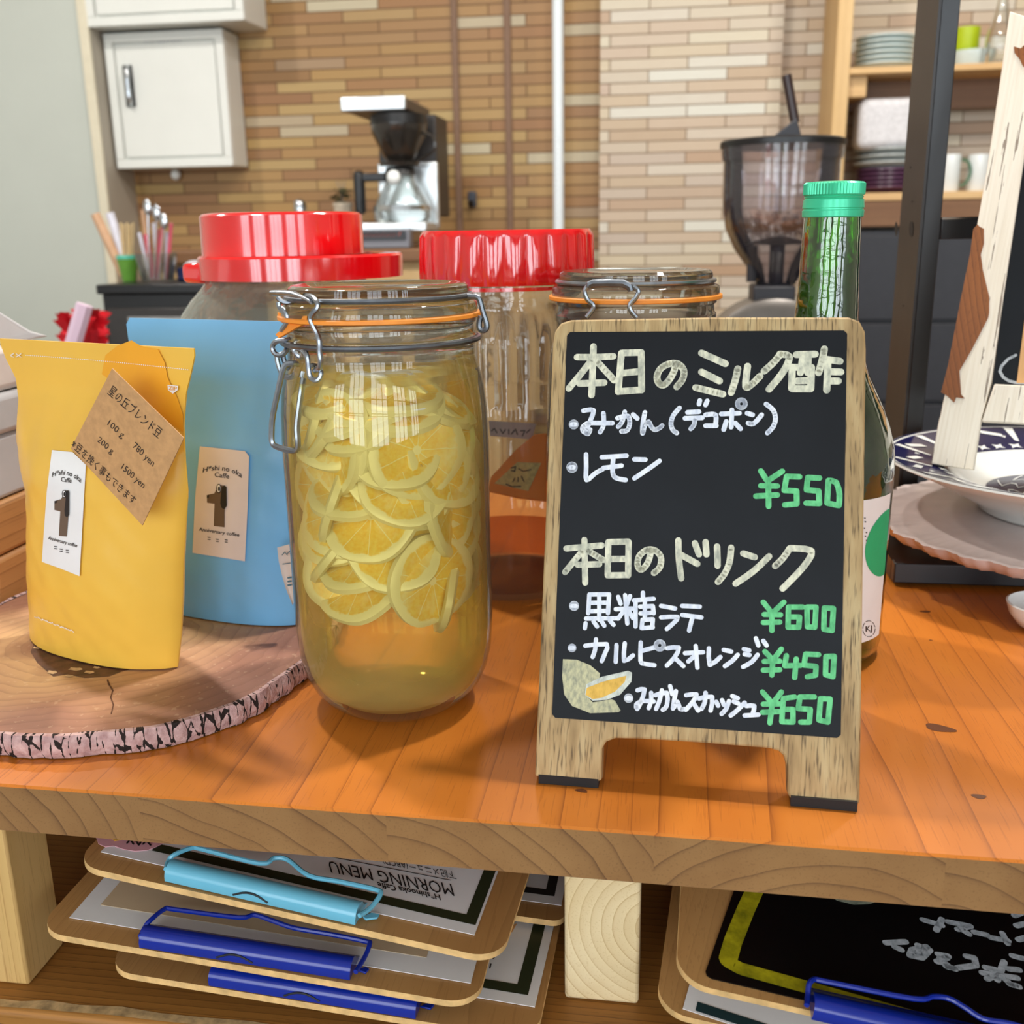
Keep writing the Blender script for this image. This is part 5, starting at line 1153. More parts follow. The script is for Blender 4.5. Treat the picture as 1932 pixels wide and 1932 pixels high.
for (z_, r) in ((za, Rh-.004), (za, Rh), (zb2-.002, Rh+.0005), (zb2, Rh-.0015), (zb2-.0008, Rh-.02), (za+.004, Rh-.006)):
    rows.append([hc+V((r*math.cos(a), r*math.sin(a), z_)) for a in [math.radians(-172+344*k/70) for k in range(71)]])
rows.append(rows[0]); mb.grid(rows); mb.build('carrying_handle', M['red'], rj)
p = ony(383, 510, .86)
hp = V((p.x+.004, .868, (za+zb2)/2-.004))
R_ = Matrix.Rotation(math.radians(-24), 3, 'Z')
mb = MB(); mb.box((-.014, -.022, -.009), (.012, .020, .008), R_); mb.v = [v+hp for v in mb.v]
mb.build('handle_grip', M['red'], rj, bevel=.005, seg=3)
# ================================================================== ribbed jar (middle rear)
GC = V((-.1245, .8265, 0))
gj = thing('ribbed_jar', GC, 'ribbed clear glass jar with fluted red screw lid behind the lemon jar', 'jar', 'red lidded jars')
flu = lambda a, z: 1+(.045*(1 if z < .2205 else 0)*(1 if z > .1549 else .15))*abs(math.cos(13*a))
M['jar3'] = glassy('ribbed_glass', (240, 240, 238), (170, 170, 166), .08, .02, wavy=.08, edge_w=.5, wscale=38, lens=.6, lens_z=.155)
MB().lathe([(.0006, .060), (.006, .065), (.03, .0685), (.10, .070), (.105, .0725), (.155, .0725), (.160, .0715), (.20, .0715), (.212, .070), (.222, .066), (.230, .0635), (.236, .0645), (.240, .0635), (.25, .0635)], GC, 132, caps=False, flute=flu).build('glass_body', M['jar3'], gj)
flid = lambda a, z: 1+(.030*abs(math.sin(13*a)) - .016 if z < .280 else -.012)
MB().lathe([(.2440, 0), (.2440, .0640), (.2445, .0672), (.249, .0680), (.279, .0670), (.2812, .0676), (.2840, .0655), (.2845, 0)], GC, 208, caps=False, flute=flid).build('lid', M['red'], gj, angle=50)
MB().lathe([(.2405, .0648), (.2432, .0648)], GC, 64, caps=False).build('lid_seal', M['red'], gj)
t = NT('pale_reflection'); tr = t.n('ShaderNodeBsdfTransparent'); tr.inputs[0].default_value = C4((232, 196, 160))  # amber tint stands in for the counter reflected in the jar bottom
df = t.n('ShaderNodeBsdfPrincipled'); df.inputs['Base Color'].default_value = C4((120, 70, 46)); df.inputs['Roughness'].default_value = .2
ms = t.n('ShaderNodeMixShader'); t.set(ms, 0, .12); t.set(ms, 1, tr.outputs[0]); t.set(ms, 2, df.outputs[0]); M['counter_reflection'] = t.done(ms.outputs[0])
tag(MB().lathe([(.004, .056), (.008, .061), (.026, .0640), (.036, .0648), (.0363, 0)], GC, 48, caps=False).build('amber_reflection', M['counter_reflection'], loc=GC+V((0, 0, .004))), 'clear amber brown tint imitating the counter reflection in the bottom of the ribbed jar', 'counter_reflection')
OP = Pl((GC.x, GC.y+.012, .08), (1, 0, 0), (0, .42, 1))
ok_ = thing('orange_packet', OP.P(.03, 0, 0), 'orange packet with hand-drawn cream sticker seen inside the ribbed jar', 'packet')
z5 = (880, 540); s5 = 180/561
cv = lambda L: [OP.uv(z5[0]+x*s5, z5[1]+y*s5) for x, y in L]
MB().poly(OP, cv([(400, 870), (470, 862), (470, 1265), (300, 1245), (120, 1205), (145, 1120), (290, 960)]), -.004, 0).build('wrapper', plain('orange_wrapper', (255, 140, 36), .4, var=.03), ok_, bevel=.001)
MB().poly(OP, cv([(300, 1035), (440, 1040), (365, 1205), (165, 1160)]), .0003, .0008).build('sticker', plain('cream_sticker', (214, 190, 118), .6, var=.15, vscale=300), ok_)
mb = MB()
for st in ([(265, 1070), (290, 1062), (285, 1090), (265, 1085)], [(310, 1075), (335, 1090), (380, 1080)], [(285, 1130), (275, 1150)], [(305, 1125), (305, 1150)], [(325, 1120), (340, 1150)], [(235, 1165), (270, 1180), (320, 1178)]): mb.stroke(OP, cv(st), .0011, .0011)
mb.build('sticker_drawing', M['ink'], ok_, angle=0)
t3 = Pl((GC.x, GC.y+.052, .1), (1, 0, 0), (0, 0, 1))
gl_ = MB().poly(t3, [t3.uv(z5[0]+x*s5, z5[1]+y*s5) for x, y in ((130, 790), (410, 808), (385, 900), (140, 880))], 0, .0005).build('paper_label', M['greypaper'], gj)
mb = MB()
for st in ([(150, 850), (165, 835), (180, 860)], [(200, 840), (215, 865), (230, 842)], [(250, 842), (250, 868)], [(265, 868), (290, 840), (300, 870)], [(320, 850), (345, 848), (330, 880)], [(355, 860), (375, 842)]):
    mb.stroke(t3, [t3.uv(z5[0]+x*s5, z5[1]+y*s5) for x, y in st], .0012, .0009)
mb.build('label_lettering', M['inkgrey'], gl_, angle=0)
# ================================================================== second clip-top jar (behind the chalkboard)
FC = V((-.0215, .734, 0))
fj = thing('clip_top_jar', FC, 'second clip-top glass jar with orange gasket half hidden behind the chalkboard', 'jar')
M['jar4'] = glassy('clear_jar_glass', (240, 242, 236), (150, 140, 124), .05, .02, edge_w=.5)
sh_ = lambda p, dz=0: [(z_+dz, r) for z_, r in p]
MB().lathe([(z_, r*1.01) for z_, r in JP], FC, 64, caps=False).build('glass_body', M['jar4'], fj)
MB().lathe([(.2385, .0550), (.2392, .0572), (.2450, .0570), (.2462, .0560), (.2475, .0522), (.2490, .0518), (.2520, .0524), (.2545, .0520), (.2562, .050), (.2562, .046), (.2545, .042), (.2545, .0)], FC, 64, caps=False).build('glass_lid', M['jarlid'], fj)
MB().lathe([(.2370, .052), (.2370, .0585), (.2376, .0592), (.2396, .0592), (.2402, .0585), (.2402, .052)], FC, 64, caps=False).build('rubber_gasket', M['orange'], fj)
MB().tube([FC+V((.0536*math.cos(a), .0536*math.sin(a), .2492)) for a in [2*math.pi*k/60 for k in range(60)]], WR, 8, True).build('lid_wire', M['steel'], fj)
def fw_(px, py, d=0.): return onp(1030+px*.1863, 500+py*.1863, (FC.x, FC.y-.0600-d, .24), (-.02, -1, 0))
MB().tube([fw_(x, y, .004) for x, y in ((430, 230), (440, 200), (475, 186), (620, 183), (780, 186), (845, 218), (862, 262))], [.0018, .0024, .0026, .0026, .0026, .0024, .0018], 8).build('bail_loop', M['darksteel'], fj)
MB().tube(smooth([fw_(x, y, .003) for x, y in ((425, 210), (392, 270), (420, 350), (478, 405), (470, 455), (412, 530))], 4), WR, 8).build('bail_wire', M['steel'], fj)
MB().tube(smooth([fw_(x, y, .003) for x, y in ((880, 215), (935, 262), (912, 330), (850, 400), (860, 460), (922, 535))], 4), WR, 8).build('bail_wire', M['steel'], fj)
tag(MB().lathe([(.004, .04), (.012, .05), (.03, .056), (.17, .0565), (.19, .056), (.226, .049), (.2265, 0)], FC, 48, caps=False).build('dark_fruit_syrup', plain('dark_red_syrup', (70, 26, 26), .15, var=.2, vscale=30), loc=FC+V((0, 0, .004))), 'dark red fruit syrup inside the second clip-top jar', 'syrup')
# ================================================================== green bottle
BC = V((.1020, .70, 0))
gb = thing('green_bottle', BC, 'green glass bottle with mint screw cap and white label behind the chalkboard', 'bottle')
M['greenglass'] = glassy('green_glass_bottle', (132, 208, 74), (36, 84, 18), .05, .03, fk=3.2, edge_w=.7, wavy=.10, wscale=50)
MB().lathe([(.0006, .043), (.004, .047), (.012, .0488), (.132, .0490), (.144, .0477), (.156, .0445), (.169, .0395), (.180, .0340), (.192, .0283), (.208, .0232), (.226, .0200), (.25, .0186), (.291, .0174)], BC, 64).build('glass_body', M['greenglass'], gb)
knurl = lambda a, z: 1+(.018*math.sin(60*a) if z > .3015 else 0)
M['mint'] = plain('mint_cap_metal', (66, 204, 156), .28, .25, var=.03)
MB().lathe([(.2885, .0180), (.2890, .0186), (.2925, .0188), (.2930, .0182), (.2938, .0182), (.2942, .0187), (.2990, .0182), (.2996, .0174), (.3006, .0180), (.3012, .0174), (.3020, .0182), (.3022, .0184), (.3085, .0184), (.3095, .0172), (.3100, .0120), (.3100, 0)], BC, 180, caps=False, flute=knurl).build('screw_cap', M['mint'], gb, angle=35)
vw = math.atan2(CAM.y-BC.y, CAM.x-BC.x)          # azimuth towards the viewer
def bcyl(da, z_, r=.0493): return BC+V((r*math.cos(vw+da), r*math.sin(vw+da), z_))
def bhit(px, py, r=.0493):
    d = ray(px, py); o = CAM-BC; a = d.x*d.x+d.y*d.y; b = 2*(o.x*d.x+o.y*d.y); c = o.x*o.x+o.y*o.y-r*r
    D = max(b*b-4*a*c, 0); q = CAM+d*((-b-math.sqrt(D))/(2*a)); aa = math.atan2(q.y-BC.y, q.x-BC.x)-vw
    return (aa+math.pi) % (2*math.pi)-math.pi, q.z
zl1_, zl0_ = bhit(1648, 941)[1], bhit(1640, 1208)[1]
a1_ = bhit(1668, 1080)[0]
rows = [[bcyl(-1.2+(a1_+1.2)*k/40, zz_) for k in range(41)] for zz_ in (zl0_, (zl0_+zl1_)/2, zl1_)]
bl2 = MB().grid(rows).build('label', M['paper'], gb)
zc_ = bhit(1650, 1032)[1]; rz = .0225
pts = [bcyl(min(a1_, a1_-.06+(rz/.0493)*math.cos(q)), zc_+rz*math.sin(q), .0496) for q in [2*math.pi*k/60 for k in range(60)]]
mb = MB(); mb.grid([[bcyl(min(a1_, a1_-.06+k_*(rz/.0493)*math.cos(q)), zc_+k_*rz*math.sin(q), .0496) for q in [2*math.pi*k/60 for k in range(60)]] for k_ in (.02, .25, .5, .75, 1.0)], True)
mb.build('green_dot', plain('green_print_dot', (30, 172, 112), .5, var=.02), bl2, angle=0)
def bpx(px, py): a, z_ = bhit(px, py); return bcyl(a, z_, .0498)
txt_px('bottle_lettering', 'KJ', (1632.5, 1192), (1644.5, 1190), (0, -1), 11, bpx, M['ink'], bl2, 0)
mb = MB(); pr = [bpx(1638.5+11.5*math.cos(q), 1186+15*math.sin(q)) for q in [2*math.pi*k/30 for k in range(30)]]
for k in range(30):
    if k % 5 != 4: mb.tube([pr[k], pr[(k+1) % 30]], .00022, 4)
mb.build('seal_ring', M['inkgrey'], bl2, angle=0)
mb = MB()
for k, (x_, y_) in enumerate(((1631, 977), (1632, 984), (1630, 996), (1634, 1004), (1632, 1011), (1634, 1019))):
    mb.add([bpx(x_-1.2, y_-1), bpx(x_+1.2, y_-1), bpx(x_+1.2, y_+1.6), bpx(x_-1.2, y_+1.6)], [(0, 1, 2, 3)])
mb.build('tiny_print', M['inkgrey'], bl2, angle=0)
# ================================================================== black rack, dish, plate, easel
rk = thing('black_rack', (.35, .95, 0), 'black steel display rack on the counter at the right edge', 'rack')
rx0, ry0, rz0 = .1866, .8315, ony(1672, 1062, .8315).z
MB().box((rx0, ry0, .003), (.90, ry0+.012, rz0)).build('front_rail', M['blackm'], rk, bevel=.0012)
MB().box((rx0, ry0+.0122, rz0-.006), (.90, 1.11, rz0-.001)).build('shelf_plate', M['black'], rk)
MB().box((rx0, ry0+.0122, .003), (rx0+.012, 1.11, rz0-.0061)).build('side_rail', M['blackm'], rk)
px0_ = ony(1705, 793, 1.0).x; px1_ = ony(1742, 793, 1.0).x; pyb = onx(1668, 793, px0_).y
mb = MB().box((px0_+.0025, 1.0, rz0-.0005), (px1_, 1.0025, 1.15)); mb.build('post_front', M['blackm'], rk, bevel=.0008)
sp = MB().box((px0_, 1.0, rz0-.0005), (px0_+.0024, pyb, 1.15)).build('post_side', M['blackwarm'], rk)
SP = Pl((px0_-.0002, 1.0, 0), (0, -1, 0), (0, 0, 1))
mb = MB()
for (hx, hy, w_, h_) in ((1719, 432, 4, 15), (1691, 432, 3, 14), (1718, 316, 1.6, 2.6), (1704, 577, 1.4, 2), (1721, 380, 1.2, 2)):
    mb.face([onx(hx+w_*math.cos(q*.5236), hy+h_*math.sin(q*.5236), px0_-.0004) for q in range(12)])
mb.build('slot_hole', M['rubber'], sp, angle=0)
zr1, zr0 = ony(1760, 412, 1.0).z, ony(1760, 452, 1.0).z
rl = MB().box((px1_+.0005, 1.0, zr0), (.90, 1.02, zr1)).build('back_rail', M['blackm'], rk, bevel=.001)
MB().box((px1_+.0006, .9992, zr1-.0012), (.90, 1.019, zr1+.0008)).build('edge_highlight', M['chrome'], rl)  # chrome strip stands in for the highlight along the rail top
MB().box((.88, 1.0, rz0-.0005), (.90, 1.02, 1.15)).build('post_front', M['blackm'], rk)
PC = V((.325, .86, 0)); PZ = .100
M['frost'] = plain('frosted_glass', (196, 182, 178), .3, var=.05, vscale=30, spec=.5)
dz = rz0
cs = thing('scalloped_dish', PC+V((0, 0, dz)), 'frosted pinkish glass dish with scalloped rim under the blue and white plate', 'dish')
scal = lambda a, z: 1+(.034*abs(math.sin(14*a))-.012 if dz+.012 < z < zd+.0052 else 0)+(.008*math.sin(84*a) if z > dz+.012 else 0)
zd = .047
MB().lathe([(dz, .055), (dz+.004, .058), (dz+.010, .062), (zd-.006, .140), (zd, .147), (zd+.004, .1495), (zd+.005, .147), (zd+.003, .142), (zd+.006, .12), (zd+.010, .075), (zd+.010, 0)], PC, 240, caps=False, flute=scal).build('bowl', M['frost'], cs, angle=60)
pl_ = thing('patterned_plate', PC+V((0, 0, zd+.010)), 'white plate with navy geometric rim pattern carrying the white easel', 'plate')
M['glaze'] = plain('white_glaze', (232, 234, 230), .12, var=.01, spec=.6); M['navy'] = plain('navy_glaze', (22, 22, 66), .12, var=.06, spec=.6)
pb = zd+.0104
prof = [(pb, 0), (pb, .066), (pb+.003, .070), (pb+.008, .074), (PZ-.012, .118), (PZ-.001, .1435), (PZ, .145), (PZ+.0016, .1445), (PZ+.001, .142), (PZ-.0075, .105), (PZ-.011, .093), (PZ-.022, .080), (PZ-.026, .070), (PZ-.027, 0)]
MB().lathe(prof, PC, 128, caps=False).build('china_body', M['glaze'], pl_)
def rimz(r):
    T = [(0, PZ-.027), (.070, PZ-.026), (.080, PZ-.022), (.093, PZ-.011), (.105, PZ-.0075), (.142, PZ+.001), (.1445, PZ+.0016)]
    for (a, b), (c, d) in zip(T, T[1:]):
        if r <= c: return b+(d-b)*(r-a)/(c-a)
    return PZ
def plp(r, a, o): return PC+V((r*math.cos(a), r*math.sin(a), rimz(r)+o))
def annulus(r0, r1, o, n=128, m=6): return MB().grid([[plp(r0+(r1-r0)*j/m, 2*math.pi*k/n, o) for k in range(n)] for j in range(m+1)], True)
nv = annulus(.0945, .1405, .0003).build('navy_rim', M['navy'], pl_)
annulus(.1425, .1440, .0003).build('navy_line', M['navy'], pl_)
annulus(.030, .064, .0004, m=2).build('navy_centre', M['navy'], pl_)
mb = MB(); rn = random.Random(12)
for k in range(34):
    a = 2*math.pi*k/34+.03*math.sin(k*2.4)
    if k % 2: q = [(.109, a-.014), (.137, a-.045), (.139, a+.012), (.110, a+.014)]
    else: q = [(.119, a-.075), (.125, a-.078), (.134, a+.045), (.128, a+.06)]
    if k % 4 == 0: q = [(r-.006, b) for r, b in q]
    mb.face([plp(r, b, .0007) for r, b in q])
    if k % 3 == 0: mb.face([plp(r, b, .0007) for r, b in ((.1165, a+.07), (.121, a+.05), (.121, a+.09))])
for k in range(40):
    a = 2*math.pi*k/40
    mb.face([plp(r, b, .0007) for r, b in ((.0965, a-.05), (.0985, a), (.0965, a+.05), (.1, a+.03), (.1045, a+.045), (.1025, a), (.1045, a-.045), (.1, a-.03))])
mb.build('white_dashes', M['glaze'], nv, angle=0)
mb = MB()
for k in range(12):
    a = 2*math.pi*k/12
    for j in range(6):
        r0_, r1_ = .036+.004*j, .036+.004*(j+1); w_ = .0016
        b0_, b1_ = a+.18*math.sin(j*1.9), a+.18*math.sin((j+1)*1.9)
        mb.face([plp(r0_, b0_-w_/r0_, .0008), plp(r1_, b1_-w_/r1_, .0008), plp(r1_, b1_+w_/r1_, .0008), plp(r0_, b0_+w_/r0_, .0008)])
mb.build('white_swirls', M['glaze'], pl_, angle=0)
# easel
e0, e1 = onz(1757, 875, PZ-.005), onz(1835, 886, PZ-.005); ed = V((.94, -.34, 0)).normalized(); en = V((-ed.y, ed.x, 0))
EL = math.radians(14); EP = Pl(e0, ed, V((0, 0, 1))*math.cos(EL)+en*math.sin(EL))
t = NT('distressed_white'); co = t.coord(); x, y, z = t.sep(co)
xs_ = t.math('ADD', x, t.math('MULTIPLY', z, -.14))
gv = t.noise(t.comb(t.math('MULTIPLY', xs_, 520.), t.math('MULTIPLY', y, 60.), t.math('MULTIPLY', z, 7.)), 1., 1, .5)
gv2 = t.noise(t.map(co, (1, 1, 1)), 60, 3)
ckk = t.math('GREATER_THAN', t.math('ADD', gv, t.math('MULTIPLY', gv2, .22)), .80)
c = t.mix(t.math('MULTIPLY', ckk, .75), t.ramp(gv, [(.3, C4((232, 220, 200))), (.6, C4((240, 230, 212)))]), C4((96, 70, 52)))
M['distress'] = t.done(t.pbsdf(c, .6, 0, t.bump(gv, .5, .0012), .3))
ea = thing('white_easel', EP.P(.03, 0, 0), 'distressed white wooden easel board with a bare brown patch, on the patterned plate', 'easel')
st = [(1757, 875), (1836, 886), (1849, 800), (1870, 722), (1893, 560), (1932, 300), (1965, 40), (1905, 21), (1890, 130), (1862, 320), (1830, 500), (1788, 720), (1770, 800)]
stu = [EP.uv(*p) for p in st]
stile = MB().poly(EP, stu, -.016, 0).build('stile', M['distress'], ea, bevel=.0008)
M['barewood'] = wood('bare_brown_wood', (120, 66, 30), (58, 28, 12), (156, 94, 46), axis='Z', ring=(.3, .2), spacing=.0030, rough=.5, line=.8, wob=.012)
pt_ = [(1777, 740), (1790, 748), (1802, 760), (1806, 750), (1822, 752), (1815, 744), (1813, 715), (1812, 700), (1835, 660), (1866, 600), (1868, 590), (1868, 560), (1856, 510), (1852, 480), (1858, 460), (1858, 432), (1850, 428), (1846, 424), (1838, 432), (1832, 478), (1815, 560), (1790, 690)]
MB().poly(EP, [EP.uv(x_-1.5, y_) for x_, y_ in pt_], .0002, .0006).build('bare_patch', M['barewood'], stile, angle=0)
MB().poly(EP, [EP.uv(*p) for p in ((1913, 88), (1926, 92), (1934, 84), (1937, 130), (1930, 125), (1924, 112), (1914, 100))], .0002, .0006).build('bare_patch', M['barewood'], stile, angle=0)
ur = EP.uv(1932, 735, -.002); ul = EP.uv(1850, 795, -.002)
rail_t, rail_b = EP.uv(1862, 724)[1], EP.uv(1852, 795)[1]
uA = EP.uv(1852, 795)[0]+.002
MB().poly(EP, [(uA-.002, rail_b), (uA+.16, rail_b+.002), (uA+.16, rail_t), (uA+.004, rail_t)], -.014, .001).build('bottom_rail', M['distress'], ea, bevel=.0008)
bt = EP.uv(1900, 500)[0]
MB().poly(EP, [(uA+.002, rail_t-.01), (uA+.15, rail_t-.01), (uA+.15, .33), (EP.uv(1960, 60)[0], .33)], -.012, -.007).build('chalkboard_panel', M['board'], ea)
mb = MB(); Z4 = (1780, 620); s4 = 152/864
mb.stroke(EP, [EP.uv(Z4[0]+x_*s4, Z4[1]+y_*s4, -.0065) for x_, y_ in ((775, 285), (690, 330), (625, 400), (605, 460), (640, 520), (700, 560), (775, 580), (860, 585))], .0022, -.0062)
mb.build('chalk_drawing', M['greymark'], ea, angle=0)
ku = EP.uv(1926, 640, -.005); kl = EP.uv(1918, 722, -.005)
MB().poly(EP, [(kl[0], kl[1]), (kl[0]+.06, kl[1]), (ku[0]+.06, ku[1]+.03), (ku[0]+.001, ku[1]+.02)], -.0062, -.0052).build('kraft_note', plain('tan_paper', (214, 164, 108), .7, var=.03), ea)
MB().poly(EP, [(uA+.12, -.002), (uA+.155, -.002), (uA+.155, .33), (uA+.12, .33)], -.016, 0).build('stile', M['distress'], ea, bevel=.0008)
# little white bowl clipped by the right edge
wb = onz(1924, 1212); wc = V((wb.x+.026, wb.y+.026, 0))
tag(MB().lathe([(.0006, .012), (.004, .020), (.012, .026), (.020, .0285), (.0205, .027), (.012, .024), (.005, .016), (.005, 0)], wc, 40, caps=False).build('white_bowl', M['white'], loc=wc), 'small white bowl on the counter cut off by the right edge', 'bowl')
# ================================================================== clipboards under the counter
def clip_plane(L, R, B, zL, zR, tilt0=0.):
    P0, P1 = onz(*L, zL), onz(*R, zR); h = V((P1.x-P0.x, P1.y-P0.y, 0)).normalized(); bk_ = V((-h.y, h.x, 0))
    return Pl(P0, P1-P0, bk_+V((0, 0, tilt0))), (P1-P0).length
def clipboard(pl, w, depth, label, group, rad=.017):
    c = thing('clipboard', pl.P(w/2, 0, -.004), label, 'clipboard', group)
    mb = MB(); r = rrect(w, depth, rad, 8); n = len(r)
    mb.poly(pl, r, -.0038, 0); mb.mi = [0, 0]+[1]*n
    return c, mb.build('board', [M['ply'], M['plyedge']], c, angle=30)
def clip(c, pl, a, b, mat, wpts, off=.010, dep=.013, hgt=.0095, tabp=None, wire_back=True):
    ua, ub = V(pl.uv(*a)), V(pl.uv(*b)); d = (ub-ua).normalized(); q = V((-d.y, d.x)); Lc = (ub-ua).length
    sec = [(0, .0008), (-.0006, .004), (0, .0075), (.002, hgt), (.006, hgt+.0008), (.010, hgt-.001), (dep, .004), (dep+.006, .0012), (dep+.006, .0003), (dep, .0003)]
    rows = [[pl.P(*(ua+d*(Lc*t_)+q*y_), z_) for y_, z_ in sec] for t_ in (0, .02, .5, .98, 1)]
    mb = MB(); mb.grid([r+[r[0]] for r in rows]); mb.face(rows[0]); mb.face(list(reversed(rows[-1])))
    cl_ = mb.build('clip', mat, c, angle=40, bevel=.0004)
    m_ = ua+d*(Lc*.46)
    pr = []
    for k in range(9): pr.append((-.010+.0025*k, .0034*math.sin(math.pi*k/8)+.0005))
    mb = MB()
    mb.tube([pl.P(*(m_+d*x_-q*.0006), z_+.0022) for x_, z_ in pr], .0006, 6); mb.build('clip_notch', M['rubber'], cl_)
    if wpts:
        pts = []
        for i, p_ in enumerate(wpts):
            o_ = off if 1 < i < len(wpts)-2 else off*.75
            pts.append(pl.at(*p_, o_))
        MB().tube(smooth(pts, 4), .00135, 8).build('clip_wire', mat, cl_)
    if tabp: MB().poly(pl, [pl.uv(*p_) for p_ in tabp], .0012, .0024).build('clip_tab', mat, cl_, bevel=.0004)
    return cl_
def sheet(c, pl, pts, mat, off=.0005, name='sheet', th=.0003): return MB().poly(pl, [pl.uv(*p) if len(p) == 2 else p[:2] for p in pts], off, off+th).build(name, mat, c, angle=0)
CG = 'menu clipboards stacked on the lower shelf'
# top clipboard: morning menu, pale blue clip
T1, w1 = clip_plane((135, 1630), (945, 1812), (982, 1655), -.050, -.077)
c1, b1_ = clipboard(T1, w1, .30, 'topmost menu clipboard of the left stack, with pale blue clip and morning menu', CG)
pa, pb_ = V(T1.uv(190, 1609)), V(T1.uv(895, 1766)); dd = (pb_-pa).normalized(); qq = V((-dd.y, dd.x))
qd = lambda p, d: (p.x+d.x, p.y+d.y, 0)
s1 = MB().poly(T1, [tuple(pa), tuple(pb_), tuple(pb_+qq*.26), tuple(pa+qq*.26)], .0004, .0008).build('menu_sheet', M['paper'], c1, angle=0)
c_ = V(T1.uv(878, 1736)); mb = MB()
mb.stroke(T1, [tuple(c_), tuple(V(T1.uv(292, 1601)))], .0068, .0010, False); mb.stroke(T1, [tuple(c_-dd*-.003-qq*.0034), tuple(c_+dd*.003+qq*.24)], .0068, .00102, False)
mb.build('menu_border', M['greenink'], s1, angle=0)
f1 = lambda px, py: T1.at(px, py, .0012)
txt_px('menu_lettering', 'MORNING MENU', (851, 1668), (618, 1624), (.30, 1), 24, f1, M['ink'], s1, .0)
txt_px('menu_lettering', 'H*shinooka Caffe', (829, 1688), (711, 1664), (.3, 1), 11, f1, M['ink'], s1, .02)
txt_px('menu_lettering', '下記メニュー(ABCD)', (858, 1646), (720, 1619), (.3, 1), 12, f1, M['ink'], s1, .0)
mb = MB(); mb.stroke(T1, [T1.uv(850, 1664), T1.uv(600, 1615)], .0006, .0012, False); mb.build('menu_rule', M['ink'], s1, angle=0)
clip(c1, T1, (311, 1665), (670, 1748), M['clipblue'], [(313, 1640), (318, 1624), (330, 1612), (361, 1600), (381, 1602), (490, 1629), (517, 1619), (543, 1622), (583, 1652), (640, 1663), (708, 1678), (718, 1687), (700, 1712), (678, 1728)], tabp=[(684, 1736), (700, 1728), (716, 1731), (712, 1738), (690, 1741)])
pk = [(178, 1575), (186, 1596), (199, 1602), (215, 1600), (232, 1606), (255, 1610), (278, 1608), (292, 1603), (308, 1595), (318, 1580), (290, 1570), (220, 1566)]
ps = sheet(s1, T1, pk, plain('pink_sticker', (228, 170, 178), .5, var=.03), .0012, 'pink_sticker')
mb = MB()
for st_ in ([(240, 1596), (246, 1588), (252, 1598)], [(256, 1590), (262, 1600), (268, 1590)], [(270, 1598), (276, 1590), (284, 1600)], [(290, 1590), (298, 1592)], [(300, 1586), (306, 1592)]): mb.stroke(T1, [T1.uv(*p) for p in st_], .0011, .0019)
mb.build('sticker_lettering', M['ink'], s1, angle=0)
sheet(s1, T1, [(212, 1576), (232, 1580), (228, 1590), (216, 1592), (208, 1584)], plain('yellow_sticker_dot', (232, 182, 30), .5, var=0), .0018, 'sticker_dot', .0002)
# second clipboard
T2, w2 = clip_plane((65, 1756), (900, 1897), (955, 1700), -.082, -.103)
c2, _ = clipboard(T2, w2, .30, 'second menu clipboard of the left stack, with royal blue clip and wire loop', CG)
pa, pb_ = V(T2.uv(131, 1733)), V(T2.uv(888, 1857)); dd = (pb_-pa).normalized(); qq = V((-dd.y, dd.x))
s2 = MB().poly(T2, [tuple(pa), tuple(pb_), tuple(pb_+qq*.25), tuple(pa+qq*.25)], .0004, .0008).build('menu_sheet', M['paper'], c2, angle=0)
pa2 = V(T2.uv(190, 1710)); MB().poly(T2, [tuple(pa2), tuple(pa2+dd*.19), tuple(pa2+dd*.19+qq*.2), tuple(pa2+qq*.2)], .0009, .0011).build('photo_print', plain('beige_print', (206, 182, 148), .5, var=.04, vscale=20), s2, angle=0)
clip(c2, T2, (263, 1790), (660, 1852), M['clipnavy'], [(265, 1766), (272, 1752), (282, 1738), (311, 1715), (330, 1716), (450, 1731), (480, 1726), (517, 1738), (556, 1751), (620, 1762), (690, 1776), (697, 1782), (688, 1806), (671, 1834)], tabp=[(672, 1836), (690, 1830), (697, 1834), (690, 1842)])
# third clipboard
T3, w3 = clip_plane((195, 1829), (1012, 1962), (1062, 1740), -.108, -.121, -.018)
c3, _ = clipboard(T3, w3, .26, 'lowest menu clipboard of the left stack, with royal blue clip, sheet showing at its right', CG)
pb_ = V(T3.uv(1009, 1902)); pa = V(T3.uv(400, 1800)); dd = (pb_-pa).normalized(); qq = V((-dd.y, dd.x))
s3 = MB().poly(T3, [tuple(pb_-dd*.19), tuple(pb_), tuple(pb_+qq*.2), tuple(pb_-dd*.19+qq*.2)], .0004, .0008).build('menu_sheet', M['paper'], c3, angle=0)
c_ = V(T3.uv(986, 1870)); mb = MB(); mb.stroke(T3, [tuple(c_), tuple(c_-dd*.17)], .0072, .0010, False); mb.stroke(T3, [tuple(c_-qq*.0036), tuple(c_+qq*.18)], .0072, .00102, False)
mb.build('menu_border', M['greenink'], s3, angle=0)
mb = MB()
for st_ in ([(930, 1812), (942, 1800)], [(942, 1800), (930, 1804)], [(930, 1804), (943, 1790)], [(942, 1776), (944, 1770)], [(924, 1830), (926, 1822)]): mb.stroke(T3, [T3.uv(*p) for p in st_], .0008, .0012)
mb.build('menu_lettering', M['ink'], s3, angle=0)
sheet(s3, T3, [(955, 1752), (975, 1746), (966, 1762), (950, 1760)], plain('orange_print_patch', (226, 168, 104), .5, var=0), .0011, 'photo_print', .0002)
clip(c3, T3, (394, 1862), (784, 1925), M['clipnavy'], None, tabp=[(792, 1905), (808, 1898), (820, 1902), (812, 1910)])
